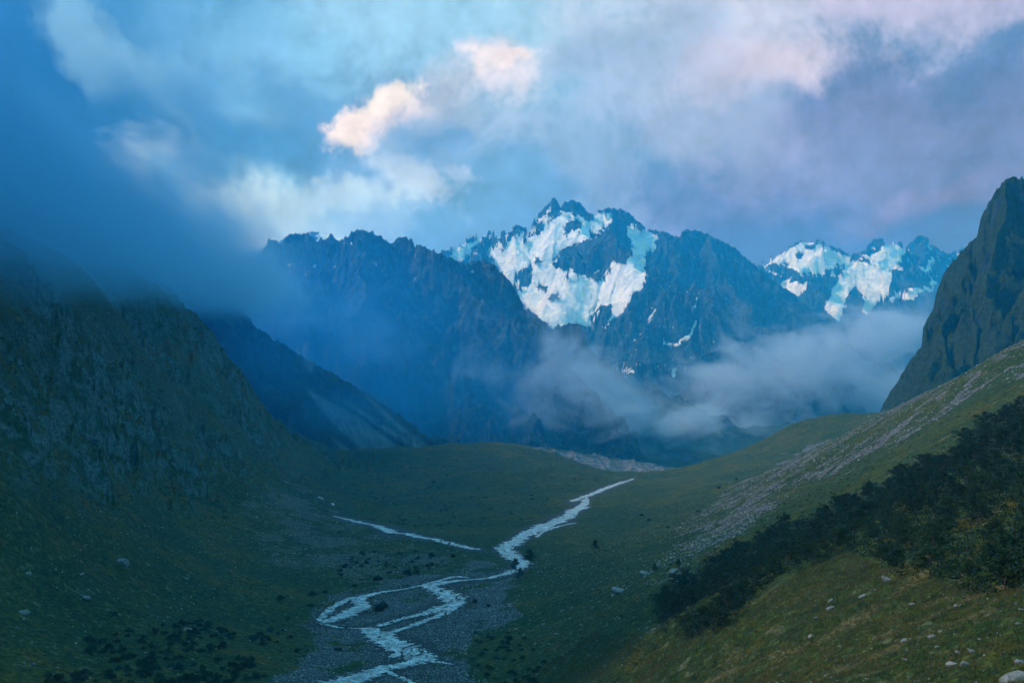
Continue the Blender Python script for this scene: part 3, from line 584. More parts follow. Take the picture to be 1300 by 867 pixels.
def cloud(label, blobs, dens, col, nscale, cut, seed, pad=1.0, noise_amt=3.3, shape=None, box=None):
    """mist bank: several soft ellipsoids (cx,cy,cz,rx,ry,rz,weight), broken up by noise"""
    lo = [min(b[i] - b[3 + i] * pad for b in blobs) for i in range(3)]; hi = [max(b[i] + b[3 + i] * pad for b in blobs) for i in range(3)]
    if box: lo, hi = box
    def f(t):
        p = t.n('ShaderNodeNewGeometry').outputs['Position']; 
        n = t.noise(t.vm('ADD', t.vm('MULTIPLY', p, (.8, .8, 1.25)), (seed * 977.0, seed * 311.0, 0)), 1 / nscale, 6, .64, .8)
        s = None
        if shape: s = shape(t, p)
        for b in blobs if not shape else ():
            q = t.vm('DIVIDE', t.vm('SUBTRACT', p, b[:3]), b[3:6]); l = t.n('ShaderNodeVectorMath', operation='LENGTH'); t.l(q, l.inputs[0])
            e = t.m('MULTIPLY', t.m('SUBTRACT', 1.0, l.outputs['Value'], clamp=True), b[6]); s = e if s is None else t.m('MAXIMUM', s, e)
        k = t.m('ADD', s, t.m('MULTIPLY', t.m('SUBTRACT', n, .5), noise_amt)); k = t.m('SUBTRACT', k, cut)
        k = t.m('MULTIPLY', t.m('MAXIMUM', k, 0.0), t.ss(s, 0, .15)); return t.m('MULTIPLY', k, dens)
    m = vol_mat('mist', col, f); m.cycles.volume_step_rate = .55
    o = box_obj('low_cloud', lo, hi, m); return tag(o, label, kind='stuff')
def W(u, v, Y): return tuple(P(u, v, Y))
def build_clouds():
    def el(u, v, Y, ru, ry, rv, w=1.0): c = W(u, v, Y); return (*c, ru / F * Y, ry, rv / F * Y, w)
    def left(t, p):
        s_ = t.n('ShaderNodeSeparateXYZ'); t.l(p, s_.inputs[0]); x, y, z = s_.outputs
        base = t.ss(t.m('SUBTRACT', z, t.m('MULTIPLY_ADD', y, .085, 2.0)), 0, 110)          # ragged underside
        e = t.m('ADD', t.m('ADD', x, t.m('MULTIPLY', z, .885)), t.m('MULTIPLY_ADD', y, .12, -15.0)); e = t.m('ADD', e, t.m('MULTIPLY', t.m('SUBTRACT', t.noise(t.vm('MULTIPLY', p, (1, .18, 1)), 1 / 170, 6, .66), .5), 950.0)); edge = t.ss(e, -330, 130, 1, 0)   # right flank
        near = t.m('MULTIPLY', t.ss(y, 300, 450), t.ss(y, 2300, 2700, 1, 0)); top = t.ss(t.m('ADD', z, t.m('MULTIPLY', t.m('SUBTRACT', t.noise(p, 1 / 240, 4, .6), .5), 420.0)), 330, 720, 1, 0); return t.m('MULTIPLY', t.m('MULTIPLY', base, edge), t.m('MULTIPLY', near, t.m('MULTIPLY_ADD', top, .97, .03)))
    cloud('thick blue cloud swallowing the top of the left slope', [(0, 0, 0, 1, 1, 1, 1)], .0105, (.22, .66, 1, 1), 240, .16, 1, noise_amt=1.5, shape=left, box=((-1900, 300, 50), (-160, 2700, 1100)))
    cloud('grey blue cloud bank lying in the valley below the snow peak',
          [el(745, 505, 3300, 190, 380, 85, 1.3), el(705, 440, 3300, 60, 280, 90, .9), el(630, 480, 3100, 70, 280, 55, .8), el(850, 540, 3500, 170, 400, 55, 1.1)], .0100, (.62, .80, 1, 1), 190, .48, 2)
    cloud('grey blue cloud bank below the right hand snow peak',
          [el(1040, 465, 4600, 200, 480, 105, 1.4), el(930, 480, 4600, 140, 420, 75, 1.2), el(1120, 500, 4600, 130, 420, 95, 1.4), el(900, 540, 4500, 200, 400, 55, 1.0), el(1160, 420, 4800, 80, 400, 90, .9)], .0095, (.66, .80, 1, 1), 230, .48, 3)
    cloud('thin wisp of mist hanging before the dark mountain', [el(465, 440, 3000, 90, 260, 65, 1.0), el(370, 395, 2900, 130, 260, 70, 1.1), el(300, 380, 2700, 80, 240, 60, 1.1)], .0060, (.26, .64, 1, 1), 150, .38, 4)
    cloud('faint blue veil of mist hanging before the dark left mountain', [el(400, 450, 2900, 330, 420, 230, 1.6), el(600, 500, 3000, 200, 400, 130, 1.0)], .0015, (.03, .46, 1, 1), 420, .05, 5, noise_amt=1.0)
    cloud('faint blue veil of mist drifting before the scree ridge', [el(320, 460, 1950, 200, 300, 130, 1.5), el(430, 520, 2000, 170, 280, 75, 1.2)], .0016, (.03, .48, 1, 1), 300, .05, 6, noise_amt=1.0)
def build_lights():
    sun = bpy.data.lights.new('sun', 'SUN'); so = bpy.data.objects.new('sun', sun); COL.objects.link(so); sun.energy = 2.2; sun.angle = R(12); sun.color = (1.12, .95, .96)
    so.rotation_euler = (-SUN_DIR).to_track_quat('-Z', 'Y').to_euler()
# ------------------------------------------------------------------ things
def leaf_mat(name, c0, c1):
    m, t = new_mat(name); pos = t.n('ShaderNodeNewGeometry').outputs['Position']; oi = t.n('ShaderNodeObjectInfo').outputs['Random']
    c = t.mix(t.ss(t.noise(pos, 1.6, 3, .6), .35, .65), c0, c1); c = t.mix(t.m('MULTIPLY', oi, .45), c, tuple(a_ * 1.5 for a_ in c1[:3]) + (1,))
    finish(t, c, .8, spec=.15); return m
def leaf_cards(r, centres, radii, n, size, flat=1.0):
    """leaf faces spread through the shells of several clumps"""
    k = r.integers(0, len(centres), n); d = r.normal(size=(n, 3)); d /= np.linalg.norm(d, axis=1)[:, None]; d[:, 2] = np.abs(d[:, 2]) * .9 - .25 * r.random(n)
    p = centres[k] + d * radii[k][:, None] * (r.random(n)[:, None] ** .45) * np.array([1, 1, flat])
    a = r.normal(size=(n, 3)); a /= np.linalg.norm(a, axis=1)[:, None]; b = np.cross(a, d + r.normal(size=(n, 3)) * .5); b /= np.linalg.norm(b, axis=1)[:, None] + 1e-9
    s = size * r.uniform(.6, 1.4, n)[:, None]; q = np.stack([p - a * s, p + b * s * .6, p + a * s, p - b * s * .6], 1).reshape(-1, 3)
    return q, np.arange(4 * n).reshape(-1, 4)
def tube(co, fa, path, rad, sides=6):
    b0 = len(co); path = [Vector(p) for p in path]
    for i, p in enumerate(path):
        d = (path[min(i + 1, len(path) - 1)] - path[max(i - 1, 0)]).normalized(); a = d.orthogonal().normalized(); b = d.cross(a)
        for k in range(sides): an = 2 * math.pi * k / sides; co.append(p + (a * math.cos(an) + b * math.sin(an)) * rad[i])
    for i in range(len(path) - 1):
        for k in range(sides): q = b0 + i * sides; fa.append((q + k, q + (k + 1) % sides, q + sides + (k + 1) % sides, q + sides + k))
def tree_meshes(seed, H, spread, tall, leaf, bark, n=1500, size=.17):
    r = np.random.default_rng(seed); co = []; fa = []; cen = []; rad = []
    top = H * .78; lean = r.uniform(-.12, .12, 2) * H; path = [(lean[0] * f * f, lean[1] * f * f, top * f - .4 * (f == 0)) for f in (0, .25, .5, .75, 1)]
    tube(co, fa, path, [.15 * H / 6, .12 * H / 6, .09 * H / 6, .06 * H / 6, .025 * H / 6]); nl = 15
    for i in range(nl):
        f = .2 + .78 * (i + r.random()) / nl; an = r.uniform(0, 2 * math.pi); L = spread * (1.15 - f * (.95 if tall else .55)) * r.uniform(.55, 1.05)
        p0 = np.array([lean[0] * f * f, lean[1] * f * f, top * f]); tip = p0 + np.array([math.cos(an) * L, math.sin(an) * L, r.uniform(.1, .45) * L + .1]); mid = (p0 + tip) / 2 + np.array([0, 0, -.06 * L])
        tube(co, fa, [p0, mid, tip], [.05 * H / 6, .035 * H / 6, .012], 4); cen.append(tip); rad.append(r.uniform(.55, 1.0) * (.22 * H) * (1.15 - .45 * f)); cen.append(mid); rad.append(.17 * H * r.uniform(.6, 1))
    cen.append(np.array([lean[0], lean[1], top + .05 * H])); rad.append(.16 * H)
    q, f4 = leaf_cards(r, np.array(cen), np.array(rad), n, size * H / 6)
    return tri_mesh('trunk', [tuple(c) for c in co], fa, bark, 4, True), tri_mesh('crown', q, f4, leaf, 4)
def shrub_mesh(seed, leaf, bark):
    r = np.random.default_rng(seed); k = 9; an = r.uniform(0, 6.28, k); d = r.uniform(.0, .62, k); cen = np.stack([np.cos(an) * d, np.sin(an) * d, r.uniform(.15, .55, k) * (1.1 - d)], 1); rad = r.uniform(.22, .42, k)
    q, f4 = leaf_cards(r, cen, rad, 620, .062); co = []; fa = []
    for c in cen[:6]: tube(co, fa, [(0, 0, -.15), tuple(c * .5), tuple(c)], [.03, .02, .008], 4)
    return tri_mesh('stems', [tuple(c) for c in co], fa, bark, 4, True), tri_mesh('foliage', q, f4, leaf, 4)
_ICO = None
def ico():
    global _ICO
    if _ICO is None:
        import bmesh
        bm = bmesh.new(); bmesh.ops.create_icosphere(bm, subdivisions=1, radius=1); c1 = np.array([v.co[:] for v in bm.verts]); f1 = np.array([[v.index for v in f.verts] for f in bm.faces]); bm.free()
        bm = bmesh.new(); bmesh.ops.create_icosphere(bm, subdivisions=3, radius=1); c3 = np.array([v.co[:] for v in bm.verts]); f3 = np.array([[v.index for v in f.verts] for f in bm.faces]); bm.free(); _ICO = (c1, f1, c3, f3)
    return _ICO
def rock_mesh(seed, mat):
    c, f = ico()[2:]; r = np.random.default_rng(seed); c = c.copy()
    for _ in range(13):                                          # chip flat faces off a ball
        n = r.normal(size=3); n /= np.linalg.norm(n); d = r.uniform(.42, .8); h = c @ n; c = c - np.where(h > d, h - d, 0)[:, None] * n
    c = c * np.array([1.25, .95, .75]); c += c * (.05 * fbm(c[:, 0] * 4 + seed, c[:, 1] * 4 + c[:, 2] * 3, 4, seed))[:, None]
    return tri_mesh('boulder', c, f, mat, 3)
def put(o, x, y, s, rz, sink=0.0, sz=1.0, tilt=0.0):
    z = float(gz([x], [y])[0]); o.location = (x, y, z - sink * s); o.scale = (s, s, s * sz); o.rotation_euler = (tilt * math.cos(rz * 3), tilt * math.sin(rz * 5), rz)
def scatter(poly, space, umin=None, ylim=(60, 1800), n=None, seed=1, tries=400000):
    """points on the ground whose place in the photo falls in poly, spread evenly in the world"""
    r = np.random.default_rng(seed); p = np.array(poly, float); g = np.meshgrid(np.linspace(p[:, 0].min(), p[:, 0].max(), 24), np.linspace(p[:, 1].min(), p[:, 1].max(), 24)); m = pmask(g[0], g[1], poly, .5) > .5
    hx, hy = hit(g[0][m], g[1][m], smooth_z, *ylim); ok = ~np.isnan(hx); hx, hy = hx[ok], hy[ok]
    x = r.uniform(hx.min() - 5, hx.max() + 5, tries); y = r.uniform(hy.min() - 5, hy.max() + 5, tries); z = smooth_z(x, y); u, v = uv_of(x, y, z); k = pmask(u, v, poly, .5) > .5; x, y = x[k], y[k]
    vis = hit(*uv_of(x[:20000], y[:20000], smooth_z(x[:20000], y[:20000])), smooth_z, 40, 2500, 260)[1] if False else None
    if space <= 0: return x[:n], y[:n]
    out = []; cells = {}
    for a, b in zip(x, y):
        ci, cj = int(a // space), int(b // space); bad = False
        for i in (-1, 0, 1):
            for j in (-1, 0, 1):
                for q in cells.get((ci + i, cj + j), ()):
                    if (q[0] - a) ** 2 + (q[1] - b) ** 2 < space * space: bad = True
        if bad: continue
        cells.setdefault((ci, cj), []).append((a, b)); out.append((a, b))
        if n and len(out) >= n: break
    return np.array([o[0] for o in out]), np.array([o[1] for o in out])

FOREST = [(838,806),(880,814),(925,800),(948,774),(985,745),(1030,726),(1060,712),(1110,712),(1150,730),(1180,738),(1205,738),(1225,752),(1270,760),(1330,748),(1400,640),(1340,490),(1285,525),(1250,548),(1200,580),(1150,605),(1100,627),(1050,645),(1000,668),(950,694),(895,722),(840,764)]
def build_objects():
    bark, t = new_mat('bark'); finish(t, t.mix(t.noise(None, 9, 4), (.035, .028, .022, 1), (.10, .09, .08, 1)), .9)
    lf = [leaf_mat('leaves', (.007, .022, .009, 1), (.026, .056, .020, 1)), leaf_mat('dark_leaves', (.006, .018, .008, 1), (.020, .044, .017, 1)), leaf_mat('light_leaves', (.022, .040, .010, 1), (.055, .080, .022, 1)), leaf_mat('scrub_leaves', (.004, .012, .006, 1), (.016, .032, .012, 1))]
    r = random.Random(3)
    # ---- trees of the thicket on the right slope
    protos = [tree_meshes(50 + i, 6.0, 3.5 + .3 * (i % 3), i % 4 == 3, lf[i % 2], bark, 2100) for i in range(8)]
    first = {}
    def tree(x, y, s, k, label, group, cat='tree', sz=1.0, name='birch_tree', P_=None):
        tm, cm = (P_ or protos)[k]; e = bpy.data.objects.new(name, None); COL.objects.link(e); e.empty_display_size = .2
        put(e, x, y, s, r.uniform(0, 6.28), .05, sz)
        a, b = (('trunk', 'crown') if P_ is None else ('stems', 'foliage'))
        for nm, me in ((a, tm), (b, cm)): o = bpy.data.objects.new(nm, me); COL.objects.link(o); o.parent = e
        return tag(e, label, cat, group)
    fx, fy = scatter(FOREST, 6.3, n=460, seed=5, ylim=(80, 700)); u, v = uv_of(fx, fy, smooth_z(fx, fy)); d_low = pmask(u, v - 16, FOREST, 1) < .5
    dn = 1 - pmask(u, v, FOREST, 14); order = np.random.default_rng(4).permutation(len(fx))[:296]
    for i in order:
        if v[i] > 690 and u[i] < 985: lb = 'dark leafy tree in the narrow lower left tip of the thicket'
        elif u[i] > 1190 and v[i] > 700: lb = 'dark leafy tree on the lower edge of the thicket above the near boulders'
        elif dn[i] > .45 and v[i] < np.interp(u[i], [850, 1330], [790, 640]): lb = 'dark leafy tree along the upper edge of the thicket under the stone run'
        elif dn[i] > .45: lb = 'dark leafy tree along the lower edge of the thicket above the meadow'
        else: lb = 'dark leafy tree packed in the middle of the thicket'
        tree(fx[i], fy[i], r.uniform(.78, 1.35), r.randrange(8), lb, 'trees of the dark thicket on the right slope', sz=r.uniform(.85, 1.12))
    # ---- under the trees: one mass of low growth
    def mass(name, x, y, per, rad, size, mat, label, hz=.6, seed=9):
        rr = np.random.default_rng(seed); z = gz(x, y); cen = np.stack([x, y, z + rad * hz * .3], 1); q, f4 = leaf_cards(rr, cen, rad * rr.uniform(.6, 1.3, len(x)), per * len(x), size, hz)
        o = bpy.data.objects.new(name, tri_mesh(name, q, f4, mat, 4)); COL.objects.link(o); return tag(o, label, kind='stuff')
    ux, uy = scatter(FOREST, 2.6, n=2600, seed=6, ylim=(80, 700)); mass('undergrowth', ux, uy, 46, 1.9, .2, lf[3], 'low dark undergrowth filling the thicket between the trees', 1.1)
    # ---- single trees and shrubs
    sp = [shrub_mesh(80 + i, lf[(3, 1, 3, 3)[i % 4]], bark) for i in range(6)]
    T = [(654,727,22,'small dark conifer standing where the river bends, left of a pair'), (673,717,24,'small dark conifer on the bank just above the river bend'), (661,736,17,'round dark bush below the two conifers at the river bend'), (755,701,17,'lone small dark tree on the grassy slope right of the river'), (831,727,13,'small dark tree beside grey rocks left of the thicket'), (860,720,12,'dark bush above the grey rocks at the thicket corner')]
    tp = [tree_meshes(70 + i, 6.0, 2.2, True, lf[1], bark, 1300) for i in range(3)]
    X, Y = hit([a[0] for a in T], [a[1] for a in T], smooth_z)
    for i, (a, x, y) in enumerate(zip(T, X, Y)):
        if not np.isnan(x): tree(x, y, a[2] / F * y / 6.0, i % 3, a[3], 'lone dark trees near the river', P_=None, name='small_tree') if False else _lone(tree, tp, i, x, y, a)
    S = [(145,782,17,'round dark bush standing alone above the lower left thicket'),(321,812,16,'round dark bush alone on the grass left of the river'),(310,850,24,'large dark bush low on the grass left of the river'),(298,858,18,'dark bush leaning on the large bush left of the river'),(398,755,16,'dark bush left of the stony river fork'),(412,751,12,'small dark bush on the left bank behind its larger neighbour'),(357,762,15,'low dark bush on the rubble west of the fork'),(394,770,12,'small bush beneath the dark pair on the left bank'),(479,737,17,'tall dark bush on the bank above the gravel flat'),(450,744,11,'slim dark bush midway along the rubble bank'),(436,722,9,'small bush amid blue rubble'),(461,705,10,'small bush below the side stream'),(431,677,8,'tiny bush at the head of the side stream'),(486,775,26,'wide green bush on the gravel island between the channels'),(378,828,12,'dark bush beside the gravel west of the main channel'),(428,825,15,'low bush near the river edge by the bottom bend'),(344,802,9,'tiny bush between grass and rubble'),(507,704,9,'small bush on the tongue between the two streams'),(547,706,11,'dark bush on the tongue nearest the meeting of the streams'),(517,731,17,'broad dark bush behind the gravel flat'),(530,729,14,'dark bush against the broad bush behind the gravel flat'),(491,716,10,'small bush up the rubble from the gravel flat'),(575,706,10,'low bush beside the lower side stream'),(603,765,11,'dark bush at the right rim of the gravel'),(620,770,9,'small bush just right of the gravel rim'),(814,655,8,'tiny dark bush high on the slope above the river'),(825,661,8,'tiny dark bush beside another high on the slope'),(886,649,9,'little dark bush below the stone run'),(848,670,8,'little dark bush left of the scattered stones'),(912,620,9,'little dark bush at the lower end of the stone run'),(935,610,7,'little dark bush on the green hill edge'),(365,785,8,'tiny bush on blue rubble left of the left channel'),(645,812,16,'dark bush in the green hollow right of the river'),(560,750,7,'tiny bush on gravel between braids'),(240,812,12,'round bush atop the dark scrub in the lower left')]
    X, Y = hit([a[0] for a in S], [a[1] for a in S], smooth_z)
    for i, (a, x, y) in enumerate(zip(S, X, Y)):
        if not np.isnan(x): _shrub(sp, r, x, y, a[2] / F * y / 1.6, a[3], 'single bushes on the valley floor')
    zones = [([(110,812),(200,792),(262,788),(300,806),(285,826),(240,834),(190,846),(150,842),(110,835)], 85, 3.4, 'dark bush in the scrub patch of the lower left', 3.1), ([(60,852),(130,846),(230,842),(320,836),(340,862),(240,880),(60,880)], 75, 3.2, 'dark bush in the scrub along the bottom edge left of the river', 3.1),
             ([(300,800),(370,800),(385,815),(330,822)], 12, 4, 'dark bush strung out right of the scrub patch', 2.8), ([(600,800),(660,800),(700,850),(720,880),(620,880),(600,840)], 50, 3.2, 'dark green bush in the hollow right of the river bend', 2.5),
             ([(430,700),(560,700),(570,722),(500,730),(430,735)], 34, 6, 'small dark bush on the tongue of land between the streams', 3.0), ([(640,700),(740,680),(860,640),(880,655),(760,715),(660,760)], 18, 6, 'scattered small bush low on the right slope', 1.3), ([(200,690),(380,690),(380,790),(200,770)], 16, 8, 'scattered small bush on the left meadow', 1.2)]
    for zi, (poly, n, spc, lb, sz_) in enumerate(zones):
        x, y = scatter(poly, spc, n=n, seed=20 + zi, ylim=(60, 1400))
        for a, b in zip(x, y): _shrub(sp, r, a, b, sz_ * r.uniform(.6, 1.35), lb, 'bushes of the ' + ('lower left scrub', 'bottom edge scrub', 'strung out row', 'green hollow', 'tongue of land', 'right slope foot', 'left meadow')[zi])
    # ---- boulders
    bm_, t = new_mat('boulder_stone'); pos = t.n('ShaderNodeNewGeometry').outputs['Position']; tc = t.n('ShaderNodeTexCoord').outputs['Object']; oi = t.n('ShaderNodeObjectInfo').outputs['Random']
    c = t.mix(t.ss(t.noise(tc, 2.5, 6, .7), .35, .65), (.13, .14, .14, 1), (.38, .39, .37, 1)); c = t.mix(t.m('MULTIPLY', t.ss(t.noise(tc, 1.3, 4, .6), .5, .62), .7), c, (.10, .13, .07, 1)); c = t.mix(t.m('MULTIPLY', oi, .45), c, (.10, .11, .12, 1))
    finish(t, c, .9, t.noise(tc, 5, 6, .75), .12, .15)
    rk = [rock_mesh(90 + i, bm_) for i in range(9)]
    def boulder(x, y, s, lb, gp):
        o = bpy.data.objects.new('boulder', rk[r.randrange(9)]); COL.objects.link(o); put(o, x, y, s, r.uniform(0, 6.28), -.12, r.uniform(.75, 1.1), .25); return tag(o, lb, 'boulder', gp)
    B = [(1095,752,12,'greenish boulder on the meadow under the thicket notch'),(1111,745,8,'pale small boulder just above the greenish one'),(1056,758,13,'grey boulder on the left of the near meadow'),(1055,766,10,'grey boulder directly below its larger twin on the near meadow'),(1037,782,8,'rounded mossy boulder low on the left of the near meadow'),(1029,804,11,'grey boulder nearest the bottom on the left of the path'),(1068,820,6,'small pale round stone below the path'),(1158,767,10,'pale cracked boulder beside the path'),(1195,778,9,'pale upright boulder right of the path'),(1216,769,10,'white topped boulder in the upper right meadow'),(1224,758,7,'small greenish boulder under the thicket corner'),(1288,741,9,'pale boulder at the right edge under the trees'),(1148,810,12,'blue grey boulder in the centre of the near boulder group'),(1157,808,9,'boulder touching the blue grey one from the right'),(1183,812,12,'mossy boulder at the low end of the near group'),(1194,806,10,'mossy flat boulder beside the low mossy one'),(1234,827,12,'pale broken boulder near the bottom right'),(1243,815,7,'small pale stone above the broken boulder'),(1215,827,7,'small white stone left of the broken boulder'),(1208,845,19,'large dark grey boulder low in the right foreground'),(1225,851,14,'grey boulder against the large dark grey one'),(1151,844,6,'little rounded stone in the bottom grass'),(1292,864,36,'largest pale slab boulder in the bottom right corner'),(1298,843,20,'pale boulder behind the corner slab'),(1292,800,8,'small pale boulder at the right edge of the meadow'),(1209,731,11,'pale low boulder in the gap at the thicket foot'),(1126,731,14,'grey low boulder in the thicket notch'),(1132,712,8,'pale stone deep in the thicket notch'),(788,752,20,'long grey boulder alone on the slope left of the thicket'),(655,798,6,'small pale boulder low in the green hollow'),(690,790,6,'small white boulder above the green hollow'),(747,835,5,'tiny white stone on the brown foreground grass'),(817,728,17,'big grey boulder left of the thicket top corner'),(854,726,17,'big violet grey boulder beside the small dark bush'),(109,759,16,'big grey boulder on the left slope foot'),(103,730,9,'pale boulder higher on the left slope'),(35,727,9,'pale boulder far up the left edge slope'),(31,779,17,'broad grey boulder near the left edge'),(154,717,20,'greenish broad boulder at the foot of the left cliff'),(236,735,9,'lone grey boulder on the left meadow'),(237,799,13,'pale boulder in the left scrub patch'),(43,845,12,'grey boulder in the bottom left rubble')]
    X, Y = hit([a[0] for a in B], [a[1] for a in B], smooth_z)
    for a, x, y in zip(B, X, Y):
        if not np.isnan(x): boulder(x, y, a[2] / F * y * .5, a[3], None)
    bz = [(STONP, 120, 7, (.5, 1.25), 'pale angular boulder in the long stone run on the right slope', 'boulders of the stone run', (300, 1300)), (STON2, 34, 5, (.5, 1.2), 'pale boulder scattered below the stone run', 'boulders below the stone run', (250, 1100)), ([(960,830),(1100,770),(1300,740),(1310,870),(980,870)], 52, 2.0, (.12, .40), 'small pale stone lying in the near meadow grass', 'small stones of the near meadow', (50, 260)), (GRAVP, 20, 6, (.5, 1.0), 'grey boulder on the river gravel', 'boulders on the river gravel', (380, 900)), ([(10,640),(180,640),(260,760),(200,790),(60,800),(10,850)], 26, 7, (.5, 1.3), 'grey boulder fallen on the left slope foot', 'boulders on the left slope foot', (200, 800))]
    for zi, (poly, n, spc, (s0, s1), lb, gp, yl) in enumerate(bz):
        x, y = scatter(poly, spc, n=n, seed=40 + zi, ylim=yl)
        for a, b in zip(x, y): boulder(a, b, r.uniform(s0, s1) * r.uniform(.7, 1), lb, gp)
    # ---- countless small stones, turf and low leafy plants
    def pebbles(name, sets, label):
        rr = np.random.default_rng(77); c1, f1 = ico()[:2]; XX = []; 
        for poly, n, s0, s1, yl in sets:
            x, y = scatter(poly, 0, n=n, seed=len(XX) + 60, ylim=yl)
            k = fbm(x / 14, y / 14, 3, 81) + .25 * rr.random(len(x)) > .13; x, y = x[k], y[k]; XX.append(np.stack([x, y, s0 + (s1 - s0) * rr.random(len(x)) ** 2.5], 1))
        A = np.concatenate(XX); n = len(A); z = gz(A[:, 0], A[:, 1]); J = c1[None] * (1 + .35 * rr.normal(size=(n, len(c1), 1)).clip(-1.5, 1.5)) * rr.uniform(.6, 1.25, (n, 1, 3)); J[:, :, 2] *= .75
        co = J * A[:, 2][:, None, None] + np.stack([A[:, 0], A[:, 1], z + .15 * A[:, 2]], 1)[:, None]; fa = f1[None] + (np.arange(n) * len(c1))[:, None, None]
        m, t = new_mat('pebble_stone'); ps = t.n('ShaderNodeNewGeometry').outputs['Random Per Island']; c = t.mix(ps, (.07, .08, .085, 1), (.34, .36, .34, 1)); finish(t, c, .9, spec=.15)
        o = bpy.data.objects.new(name, tri_mesh(name, co.reshape(-1, 3), fa.reshape(-1, 3), m, 3)); COL.objects.link(o); return tag(o, label, kind='stuff')
    near = [(900,800),(1100,700),(1310,740),(1320,880),(880,880)]
    pebbles('rubble', [(STONP, 16000, .12, .75, (300, 1300)), (STON2, 2500, .15, .8, (250, 1100)), (GRAVP, 14000, .12, .65, (380, 900)), (near, 3500, .03, .16, (50, 300)), (BLUEP, 3000, .15, .9, (600, 1300)), ([(0,640),(300,640),(380,760),(380,880),(0,880)], 2200, .10, .6, (200, 900)), ([(650,720),(900,660),(1000,640),(900,740),(800,860),(650,860)], 5000, .08, .6, (200, 900))], 'loose grey stones of the rubble slopes and river gravel')
    # turf
    gx, gy = scatter([(640,880),(700,790),(830,812),(960,770),(1060,705),(1200,735),(1320,745),(1330,890)], 0, n=30000, seed=88, ylim=(60, 420), tries=900000)
    rr = np.random.default_rng(5); wgt = 1 / np.maximum(gy, 60) ** 1.2; k = rr.random(len(gx)) < wgt / wgt.max() * 3; gx, gy = gx[k], gy[k]; n = len(gx); z = gz(gx, gy); nb = 7
    an = rr.uniform(0, 6.28, (n, nb)); h = rr.uniform(.10, .34, (n, nb)) * (1 + gy / 300)[:, None]; wd = .022 * (1 + gy / 120)[:, None] * np.ones((1, nb)); px = gx[:, None] + rr.normal(size=(n, nb)) * .16; py = gy[:, None] + rr.normal(size=(n, nb)) * .16
    lx, ly = rr.normal(size=(n, nb)) * .4 * h, rr.normal(size=(n, nb)) * .4 * h; zz = z[:, None] - .03 + 0 * px
    co = np.stack([np.stack([px - np.cos(an) * wd, py - np.sin(an) * wd, zz], -1), np.stack([px + np.cos(an) * wd, py + np.sin(an) * wd, zz], -1), np.stack([px + lx, py + ly, zz + h], -1)], 2).reshape(-1, 3)
    m, t = new_mat('grass'); rp = t.n('ShaderNodeNewGeometry'); c = t.mix(t.ss(t.noise(rp.outputs['Position'], .12, 3), .4, .6), (.035, .055, .014, 1), (.12, .085, .028, 1)); c = t.mix(rp.outputs['Random Per Island'], c, (.13, .125, .05, 1)); finish(t, c, .8, spec=.1)
    o = bpy.data.objects.new('grass', tri_mesh('grass', co, np.arange(len(co)).reshape(-1, 3), m, 3)); COL.objects.link(o); tag(o, 'short green and brown grass of the near meadow', kind='stuff')
    x1, y1 = scatter([(690,800),(760,770),(830,745),(860,720),(840,790),(760,830),(700,840)], 1.6, n=900, seed=90, ylim=(150, 700)); x2, y2 = scatter(near, 2.2, n=420, seed=91, ylim=(50, 300)); x3, y3 = scatter([(640,860),(660,760),(760,720),(960,680),(860,800),(700,880)], 4, n=500, seed=92, ylim=(150, 800))
    mass('ground_cover', np.concatenate([x1, x3]), np.concatenate([y1, y3]), 22, .7, .12, lf[2], 'low bright green leafy plants below the thicket', .6, 93)
    mass('ground_cover', x2, y2, 30, .32, .05, lf[2], 'low leafy plants among the stones of the near meadow', .6, 94)
    sets = [([(0,640),(300,640),(420,660),(600,700),(480,770),(330,880),(0,880)], 4200, (180, 1200)), ([(680,700),(800,640),(1000,590),(1150,560),(1290,480),(1300,560),(1000,680),(860,740),(780,830),(640,880),(640,760)], 4200, (180, 1300)), ([(380,600),(520,580),(620,565),(700,570),(780,606),(700,650),(620,690),(450,655)], 2400, (1000, 2300)), ([(0,420),(150,420),(300,540),(420,600),(300,640),(0,640)], 3600, (350, 1900))]
    px, py, pr = [], [], []
    for si, (poly, n, yl) in enumerate(sets):
        x, y = scatter(poly, 0, n=n, seed=120 + si, ylim=yl); k = fbm(x / 34, y / 50, 4, 130 + si) + .2 * np.random.default_rng(si).random(len(x)) > .06; px.append(x[k]); py.append(y[k]); pr.append(np.full(k.sum(), (.75, .8, 1.7, 1.25)[si]))
    px, py, pr = np.concatenate(px), np.concatenate(py), np.concatenate(pr); rr = np.random.default_rng(8); pr = pr * rr.uniform(.5, 1.5, len(px)); z = gz(px, py); cen = np.stack([px, py, z + .15 * pr], 1); n = 16 * len(px)
    k = np.repeat(np.arange(len(px)), 16); d = rr.normal(size=(n, 3)); d /= np.linalg.norm(d, axis=1)[:, None]; d[:, 2] = np.abs(d[:, 2]) * .7; p_ = cen[k] + d * pr[k][:, None] * rr.random(n)[:, None] ** .4
    a = rr.normal(size=(n, 3)); a /= np.linalg.norm(a, axis=1)[:, None]; b = np.cross(a, d); s_ = (.26 * pr[k] * rr.uniform(.6, 1.4, n))[:, None]; q = np.stack([p_ - a * s_, p_ + b * s_ * .7, p_ + a * s_, p_ - b * s_ * .7], 1).reshape(-1, 3)
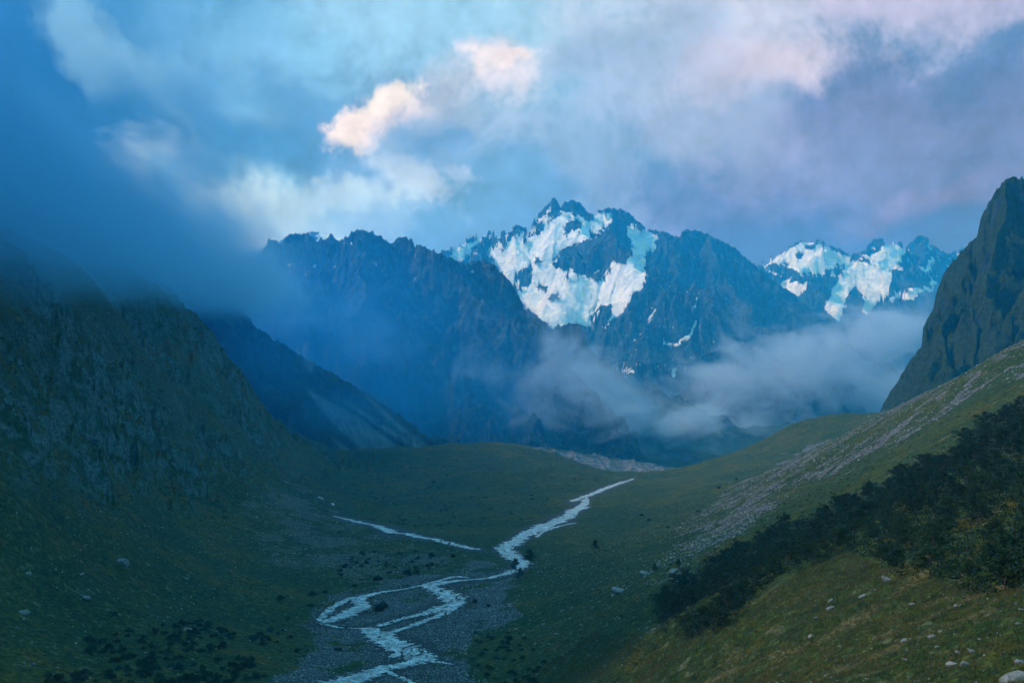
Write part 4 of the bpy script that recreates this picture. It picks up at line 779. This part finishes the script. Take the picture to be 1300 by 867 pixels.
    o = bpy.data.objects.new('vegetation', tri_mesh('vegetation', q, np.arange(4 * n).reshape(-1, 4), lf[3], 4)); COL.objects.link(o); tag(o, 'dwarf shrubs and coarse tufts dotting the slopes and valley floor', kind='stuff')
def _lone(tree, tp, i, x, y, a):
    tm, cm = tp[i % 3]; e = bpy.data.objects.new('small_tree', None); COL.objects.link(e); put(e, x, y, a[2] / F * y / 6.0, i * 1.3, .05)
    for nm, me in (('trunk', tm), ('crown', cm)): o = bpy.data.objects.new(nm, me); COL.objects.link(o); o.parent = e
    return tag(e, a[3], 'tree')
def _shrub(sp, r, x, y, s, lb, gp):
    tm, cm = sp[r.randrange(len(sp))]; e = bpy.data.objects.new('shrub', None); COL.objects.link(e); put(e, x, y, s, r.uniform(0, 6.28), .05, r.uniform(.8, 1.25))
    for nm, me in (('stems', tm), ('foliage', cm)): o = bpy.data.objects.new(nm, me); COL.objects.link(o); o.parent = e
    return tag(e, lb, 'bush', gp)
# ------------------------------------------------------------------ build
FLAG = os.environ.get('FLAG', 'gmhco')
build_world(); build_lights()
if 'g' in FLAG: build_ground(); build_river()
if 'm' in FLAG: build_mountains()
if 'h' in FLAG: build_haze()
if 'c' in FLAG: build_clouds()
if 'o' in FLAG: build_objects()
cam = bpy.data.cameras.new('camera'); co_ = bpy.data.objects.new('camera', cam); COL.objects.link(co_); sc.camera = co_
co_.location = (0, 0, 0); co_.rotation_euler = (R(90), 0, 0); cam.sensor_width = 36; cam.lens = F * 36 / 1300; cam.shift_y = (HV - 433.5) / 1300
cam.clip_start = .5; cam.clip_end = 150000
sc.render.engine = 'CYCLES'
sc.view_settings.view_transform = 'Standard'; sc.view_settings.look = 'None'; sc.view_settings.exposure = EXPO
cy = sc.cycles; cy.use_denoising = True; cy.use_adaptive_sampling = True; cy.adaptive_threshold = .045; cy.max_bounces = 5; cy.diffuse_bounces = 3; cy.volume_bounces = 2; cy.volume_max_steps = 256; cy.caustics_reflective = False; cy.caustics_refractive = False
sc.render.use_persistent_data = False
